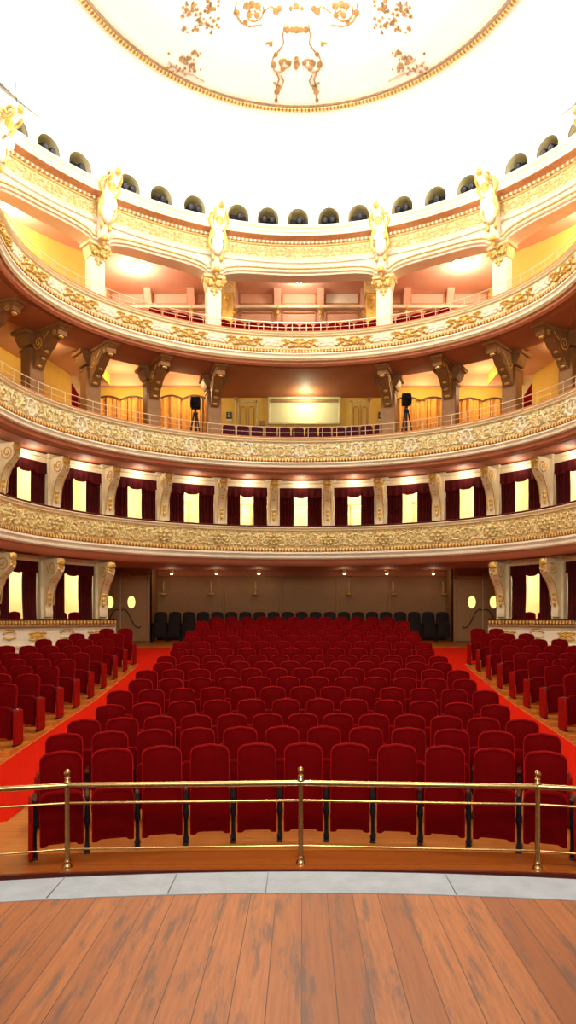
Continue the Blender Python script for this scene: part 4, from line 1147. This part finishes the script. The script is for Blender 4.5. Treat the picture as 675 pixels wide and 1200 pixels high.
# cartouches with lamps over the columns
def make_cartouche():
    t = thing('cartouche', '', 'wall ornament')
    b = MB(); b.prism([(0,-1.55),(-.10,-1.50),(-.22,-1.2),(-.26,-.9),(-.20,-.6),(-.30,-.3),(-.62,-.05),(-.90,.12),(-.95,.28),(-.80,.36),(0,.36)], -.15, .15, 'x')
    b.ball((0,-.30,-.75), .20, .16, .34, 10, 8)
    bo_ = b.build('body', 'white', t)
    g = MB()
    for s in (-1, 1):
        g.tube([(s*.2+s*u, -.30-.05*k, -.2+v) for k, (u, v) in enumerate([(0,-.75),(.10,-.55),(.06,-.3),(.0,-.1),(.12,.12),(.08,.32),(-.06,.36)])], .045, 6)
        g.tube([(s*.17, u, v) for u, v in spiral(-.72, .10, .22, 1.5, 0, -1, 16)], .035, 6)
        g.ball((s*.17, -.32, -.45), .09, .08, .14); g.ball((s*.14,-.25,-1.15), .07, .06, .12)
    g.ball((0,-.18,-1.5), .12, .09, .10); g.ball((0,-.14,-1.65), .05, .05, .08); g.ball((0,-.62,-.1), .13, .10, .18); g.ball((0,-.95,.22), .10, .10, .12)
    g.build('gilt_scrolls', 'gold', t)
    l = MB(); l.ball((0,-.62,-.62), .13, .13, .16, 12, 8); l.build('lamp_globe', 'globe', t)
    MB().tube([(-.10,-.9,.36),(-.13,-.9,.8),(-.08,-.9,1.15),(0,-.9,1.28),(.08,-.9,1.15),(.13,-.9,.8),(.10,-.9,.36)], .010, 5).build('wire_loop', 'iron', t)
    snapshot(t); return t
ct = make_cartouche(); fp = True; lampspots = []
for k, t in enumerate(wall_t):
    x, y = P(t, 0); loc = (x+DXC, y, 13.2+E); lab = 'gilded cartouche with glowing lamp over the %s top column' % names[k] if 0 < k < 5 else 'gilded cartouche with lamp over the column %s' % names[k]
    if fp: ct.location = loc; ct.rotation_euler = (0,0,rotz(t)); ct['label'] = lab; ct['group'] = 'cartouches over the top columns'; fp = False
    else: dup(ct, loc, rotz(t), lab, 'cartouches over the top columns')
    rz = rotz(t); lampspots.append((x+DXC+.8*sin(rz), y-.8*cos(rz), 13.2-.62+E))

# ------------------------------------------------------------------ cove wall with arched niches, ceiling
DN = .25; ZN0, ZN1 = 13.54, 14.76
NP = [349, 314, 279, 228, 189, 151, 94, 57, 20, -30]
npx = sorted(NP+[2*349.5-p for p in NP if p != 349])
nt_ = [t_px(p+3, DN) for p in npx]; arcN = Arc(DN)
ns = [arcN.s_(t) for t in nt_]
bounds = [-14.2]+[(a+b)/2 for a, b in zip(ns, ns[1:])]+[14.2]
wallm = MB(); nz0, nw, nh = 13.58, .37, .70
spot_src = None
def arch_pts():
    pts = [(-nw, 0), (-nw*.5, 0), (0, 0), (nw*.5, 0), (nw, 0), (nw, nh*.25)]
    pts += [(nw*cos(a*pi/12), nh*.42+(nh*.58)*sin(a*pi/12)) for a in range(0, 13)]
    pts += [(-nw, nh*.25)]; return pts
AP = arch_pts()
for k, s0 in enumerate(ns):
    a, b = bounds[k]-s0, bounds[k+1]-s0
    c = (0, nh*.45); outer_ = []
    for u, v in AP:
        du, dv = u-c[0], v-c[1]; ks = []
        if du > 1e-6: ks.append((b-c[0])/du)
        if du < -1e-6: ks.append((a-c[0])/du)
        if dv > 1e-6: ks.append((ZN1-nz0-c[1])/dv)
        if dv < -1e-6: ks.append((ZN0-nz0-c[1])/dv)
        q = min(ks); outer_.append((c[0]+du*q, c[1]+dv*q))
    corners = [(a, ZN0-nz0), (b, ZN0-nz0), (b, ZN1-nz0), (a, ZN1-nz0)]
    for cc in corners:   # snap the nearest outer point to each corner
        i = min(range(len(outer_)), key=lambda i: (outer_[i][0]-cc[0])**2+(outer_[i][1]-cc[1])**2); outer_[i] = cc
    rows_ = []
    for f_ in (0, .35, 1):
        ring = [(AP[i][0]*(1-f_)+outer_[i][0]*f_, AP[i][1]*(1-f_)+outer_[i][1]*f_) for i in range(len(AP))]; ring.append(ring[0])
        rows_.append([at(arcN.t(s0+u), DN, nz0+v, DXC) for u, v in ring])
    wallm.grid(rows_)
    t = nt_[k]; x, y = P(t, DN)
    vis_n = [i for i, p in enumerate(npx) if 0 < p < 675]
    which = (nth_side(vis_n.index(k), len(vis_n)) if k in vis_n else ('beyond leftmost' if k < 10 else 'beyond rightmost'))
    nm = thing('lighting_niche', 'dark arched lighting niche above the cornice, %s' % which, 'niche', (x+DXC, y, nz0+E), rotz(t), 'arched niches above the cornice')
    q = MB(); ring = AP+[AP[0]]; q.grid([[(u, 0, v) for u, v in ring], [(u, .7, v) for u, v in ring]]); q.add([(u, .7, v) for u, v in AP], [tuple(range(len(AP)))])
    q.build('niche_shell', 'niche', nm)
    sp_ = thing('stage_spotlight', 'black stage spotlight inside the arched niche, %s' % which, 'spotlight', (x+DXC, y, nz0+E), rotz(t), 'spotlights in the cornice niches')
    q = MB(); q.box(-.27, .27, .06, .5, .01, .36, .03); q.build('housing', 'black', sp_)
    for uu in ((-.13, .13) if k % 2 == 0 else (.05,)):
        o = MB().lathe([(.085,0),(.11,.05),(.11,.16),(.095,.17)], (0,0,0), 12).build('lens_barrel', 'black', sp_); o.rotation_euler = (pi/2+.35, 0, 0); o.location = (uu, .12, .32)
        g = MB().lathe([(.09,.165),(.07,.175),(.01,.18)], (0,0,0), 12).build('lens', 'lens', o)
struct(wallm.build('wall_cove', 'ceiling', smooth=False))
SHAPE = 'lower'
# ceiling: cove from the horseshoe to the round medallion
RC, CYC, ZR = 5.84, 14.96, 15.5
def outer_r(th):
    dx_, dy_ = sin(th), cos(th); lo, hi = .5, 30
    for _ in range(40):
        m = (lo+hi)/2; x, y = m*dx_, CYC+m*dy_
        ins = (abs(x) < EA+.72 and y > 4) if y < EC else ((x/(EA+.72))**2+((y-EC)/(EB+.4))**2 < 1)
        if ins: lo = m
        else: hi = m
    return lo
mb = MB(); rows_ = []
NT = 160
for i in range(NT+1):
    th = 2*pi*i/NT; ro_ = outer_r(th); row = []
    for f_ in (0, .12, .28, .48, .72, 1.):
        r = ro_+(RC-ro_)*f_; z = 14.62+(ZR-14.62)*sin(f_*pi/2)
        row.append((r*sin(th)+DXC, CYC+r*cos(th), z+E))
    rows_.append(row)
mb.grid(rows_); struct(mb.build('ceiling_cove', 'ceiling'))
mb = MB(); rows_ = []
for i in range(NT+1):
    th = 2*pi*i/NT; rows_.append([(r*sin(th)+DXC, CYC+r*cos(th), ZR+E+z) for r, z in ((RC, 0), (RC-.1, .04), (RC-.3, .05), (.02, .05))])
mb.grid(rows_); struct(mb.build('ceiling', 'ceiling'))
ring = thing('ceiling_ring', 'large gilded beaded ring around the ceiling medallion', 'ceiling moulding', (DXC, CYC, ZR+E))
q = MB(); uv = []; rows_ = []
for i in range(241):
    th = 2*pi*i/240; row = []
    for k in range(7):
        a = pi*k/6; r = RC+.07*cos(a); row.append((r*sin(th), r*cos(th), -.05*sin(a))); uv.append((th*RC, k*.03))
    rows_.append(row)
q.grid(rows_); q.build('bead_ring', 'bead', ring, uv=uv)
q = MB(); q.tube([((RC-.16)*sin(2*pi*i/160), (RC-.16)*cos(2*pi*i/160), .01) for i in range(161)], .018, 5, cap=False); q.build('inner_ring', 'ceilgold', ring)
# gilt ornament on the medallion, drawn in metres on the ceiling
def cp(px, py, z=ZR+.05):
    Y = F*z/(725-py); return ((px-CX)*Y/F, Y, z+E-.015)
orn = thing('ceiling_ornament', 'faint gilded scroll ornament at the rear of the ceiling medallion', 'ceiling ornament', (0, 18.5, ZR+E))
def orn_part(name, polys, blobs, r=.018):
    q = MB()
    for pl in polys: q.tube([cp(*p) for p in pl], r, 5)
    for x_, y_, w in blobs:
        c = cp(x_, y_); q.ball(c, w, w*1.3, .02, 7, 3)
    q.build(name, 'ceilgold', orn).location = (0, -18.5, -(ZR+E))
    for c in orn.children:
        if c.name.startswith('flower_cluster'): c['kind'] = 'stuff'
def px_spiral(cx_, cy_, r, turns, a0, sg, n=16): return spiral(cx_, cy_, r, turns, a0, sg, n)
for sgn in (-1, 1):
    X = lambda v: 347.5+sgn*v
    orn_part('hanging_scroll', [[(X(14),28),(X(16),40),(X(15),50),(X(20),58),(X(27),66),(X(29),74),(X(26),82),(X(18),84)],
              [(X(27),96),(X(17),100),(X(15),94),(X(18),88)], [(X(24),84),(X(20),92),(X(24),103),(X(23),116)], [(X(36),50),(X(28),48)],
              px_spiral(X(14), 72, 8, 1.2, 0, 1)],
             [(X(11),34,.09),(X(5),34,.08),(X(23),107,.10),(X(21),103,.08),(X(24),117,.06),(X(27),75,.10),(X(18),72,.09),(X(24),63,.07),(X(16),80,.08),(X(30),51,.06),(X(9),73,.08)])
    orn_part('shell_scroll', [px_spiral(X(52), 14, 15, .75, -.5, 1), px_spiral(X(50), 12, 8, 1.2, 0, -1), [(X(40),28),(X(55),30),(X(66),24),(X(72),12),(X(70),2)], [(X(20),12),(X(30),6),(X(40),14)]],
             [(X(45),6,.10),(X(52),4,.10),(X(58),6,.10),(X(24),12,.10),(X(20),9,.08),(X(60),26,.07),(X(70),14,.09),(X(46),17,.08),(X(55),17,.08)])
    rnd = random.Random(3)
    orn_part('flower_cluster', [], [(X(112+rnd.uniform(-22,22)), 18+rnd.uniform(-20,20), rnd.uniform(.02,.055)) for _ in range(60)])
    orn_part('garland', [[(X(150),72),(X(138),82),(X(120),88),(X(108),95)], px_spiral(X(133), 68, 6, 1.3, 0, 1), px_spiral(X(122), 78, 5, 1.3, 2, 1)],
             [(X(112+rnd.uniform(0,44)), 60+rnd.uniform(0,28), rnd.uniform(.02,.06)) for _ in range(34)], .012)
orn_part('centre_drop', [], [(347.5,34,.10),(347.5,74,.10),(347.5,68,.07),(347,78,.07),(347,6,.09),(341,9,.06),(354,9,.06)])

# ------------------------------------------------------------------ ceiling lamps of the top balcony
def make_cluster():
    t = thing('ceiling_lamp', '', 'ceiling lamp')
    MB().lathe([(.05,-.03),(.42,-.03),(.45,0),(.05,0)], (0,0,0), 20).build('plate', 'white', t)
    for k in range(6):
        a = k*pi/3; MB().ball((.3*cos(a), .3*sin(a), -.08), .07, .07, .06).build('bulb', 'globe', t)
    snapshot(t); return t
cl = make_cluster(); fp = True; gal = []
for px, py, lab in ((158, 314, 'round cluster lamp on the left bay ceiling of top balcony'), (543, 310, 'round cluster lamp on the right bay ceiling of top balcony'),
                    (15, 242, 'round cluster lamp in the outermost left bay of the top balcony'), (690, 236, 'round cluster lamp in the outermost right bay of the top balcony'), (350.5, 330, 'small lit lamp on the central bay ceiling of top balcony')):
    Y = F*(TOPC-.05)/(725-py); x = yb(px, Y); loc = (x, Y, TOPC+E-.002); gal.append((x, Y, TOPC+E-.30, .35 if 'small' in lab else 1.))
    if fp: cl.location = loc; cl['label'] = lab; fp = False; o = cl
    else: o = dup(cl, loc, 0, lab)
    if 'small' in lab: o.scale = (.45, .45, .8)

# ------------------------------------------------------------------ lights
def light(kind, name, loc, power, col, size=.1, rot=None, shape=None, sy=None, spread=None, cone=None):
    d = bpy.data.lights.new(name, kind); d.energy = power; d.color = col
    if kind == 'AREA':
        d.size = size
        if sy: d.shape = 'RECTANGLE'; d.size_y = sy
        if spread: d.spread = spread
    else: d.shadow_soft_size = size
    if kind == 'SPOT' and cone: d.spot_size = cone; d.spot_blend = .6
    o = bpy.data.objects.new(name, d); COL.objects.link(o); o.location = loc
    if rot: o.rotation_euler = rot
    return o
WARM = (1, .78, .50); SOFT = (1, .88, .70)
light('POINT', 'overhead_fill', (0, 14.6, 16.75), 2300, (1, .90, .74), .7)  # unseen overhead light added to whiten ceiling and cornice; no fitting built
light('AREA', 'stage_work_light', (0, -1.5, 8.5), 220, (.92, .95, 1), 5, rot=(radians(38), 0, 0), sy=3)
for k, (p, s) in enumerate(boxlights): light('POINT', 'box_lamp_light', p, 80*s, (1, .93, .62), .12)
for i in range(-7, 8): light('POINT', 'cove_fill', at(ARC0.t(i*1.9), -.18, 14.4), 40, (1, .95, .88), .2)  # added fill lights without fittings, to brighten the cove and ceiling
light('AREA', 'front_fill', (0, 1.0, 7.0), 620, (1, .88, .62), 6, rot=(radians(96), 0, 0), sy=2.5)  # added warm fill from the stage side, brightens the balcony fronts
for k in range(len(ttA)-1):
    m = arcW.t((arcW.s_(ttA[k])+arcW.s_(ttA[k+1]))/2)
    light('POINT', 'box_front_light', at(m, DW-.34, 4.82), 11, SOFT, .14)
for p in lampspots: light('POINT', 'cartouche_light', p, 24, SOFT, .14)
for x, y, z, s in gal: light('POINT', 'gallery_light', (x, y, z-.1), 170*s, SOFT, .25)
for px, w in ((215, 60), (145, 60), (495, 60), (565, 60), (60, 50), (650, 50)):
    Y = 26.0; x = yb(px, Y)
    if px in (60, 650): x = yb(px, 22.5); Y = 22.0
    light('POINT', 'hall_light', (x, Y-.3, TOPB+E-.1), w, (1, .74, .36), .2)
light('POINT', 'screen_light', (yb(358, 26.2), 26.2, TOPB+E-.35), 45, (.98, 1, .62), .1)
for i, px in enumerate(sp): light('POINT', 'under_balcony_light', ((px-CX)*25.4/F, 25.55, ZS+E-.25), 4, WARM, .05)
w = bpy.data.worlds.new('world'); bpy.context.scene.world = w; w.use_nodes = True
w.node_tree.nodes['Background'].inputs['Color'].default_value = (1, .80, .62, 1)
w.node_tree.nodes['Background'].inputs['Strength'].default_value = .35
sc_ = bpy.context.scene
sc_.view_settings.view_transform = 'Standard'; sc_.view_settings.look = 'None'; sc_.view_settings.gamma = 1; sc_.view_settings.exposure = .15
sc_.view_settings.use_curve_mapping = False
sc_.cycles.use_denoising = True
sc_.cycles.max_bounces = 8; sc_.cycles.diffuse_bounces = 5; sc_.cycles.glossy_bounces = 3
sc_.cycles.sample_clamp_indirect = 6
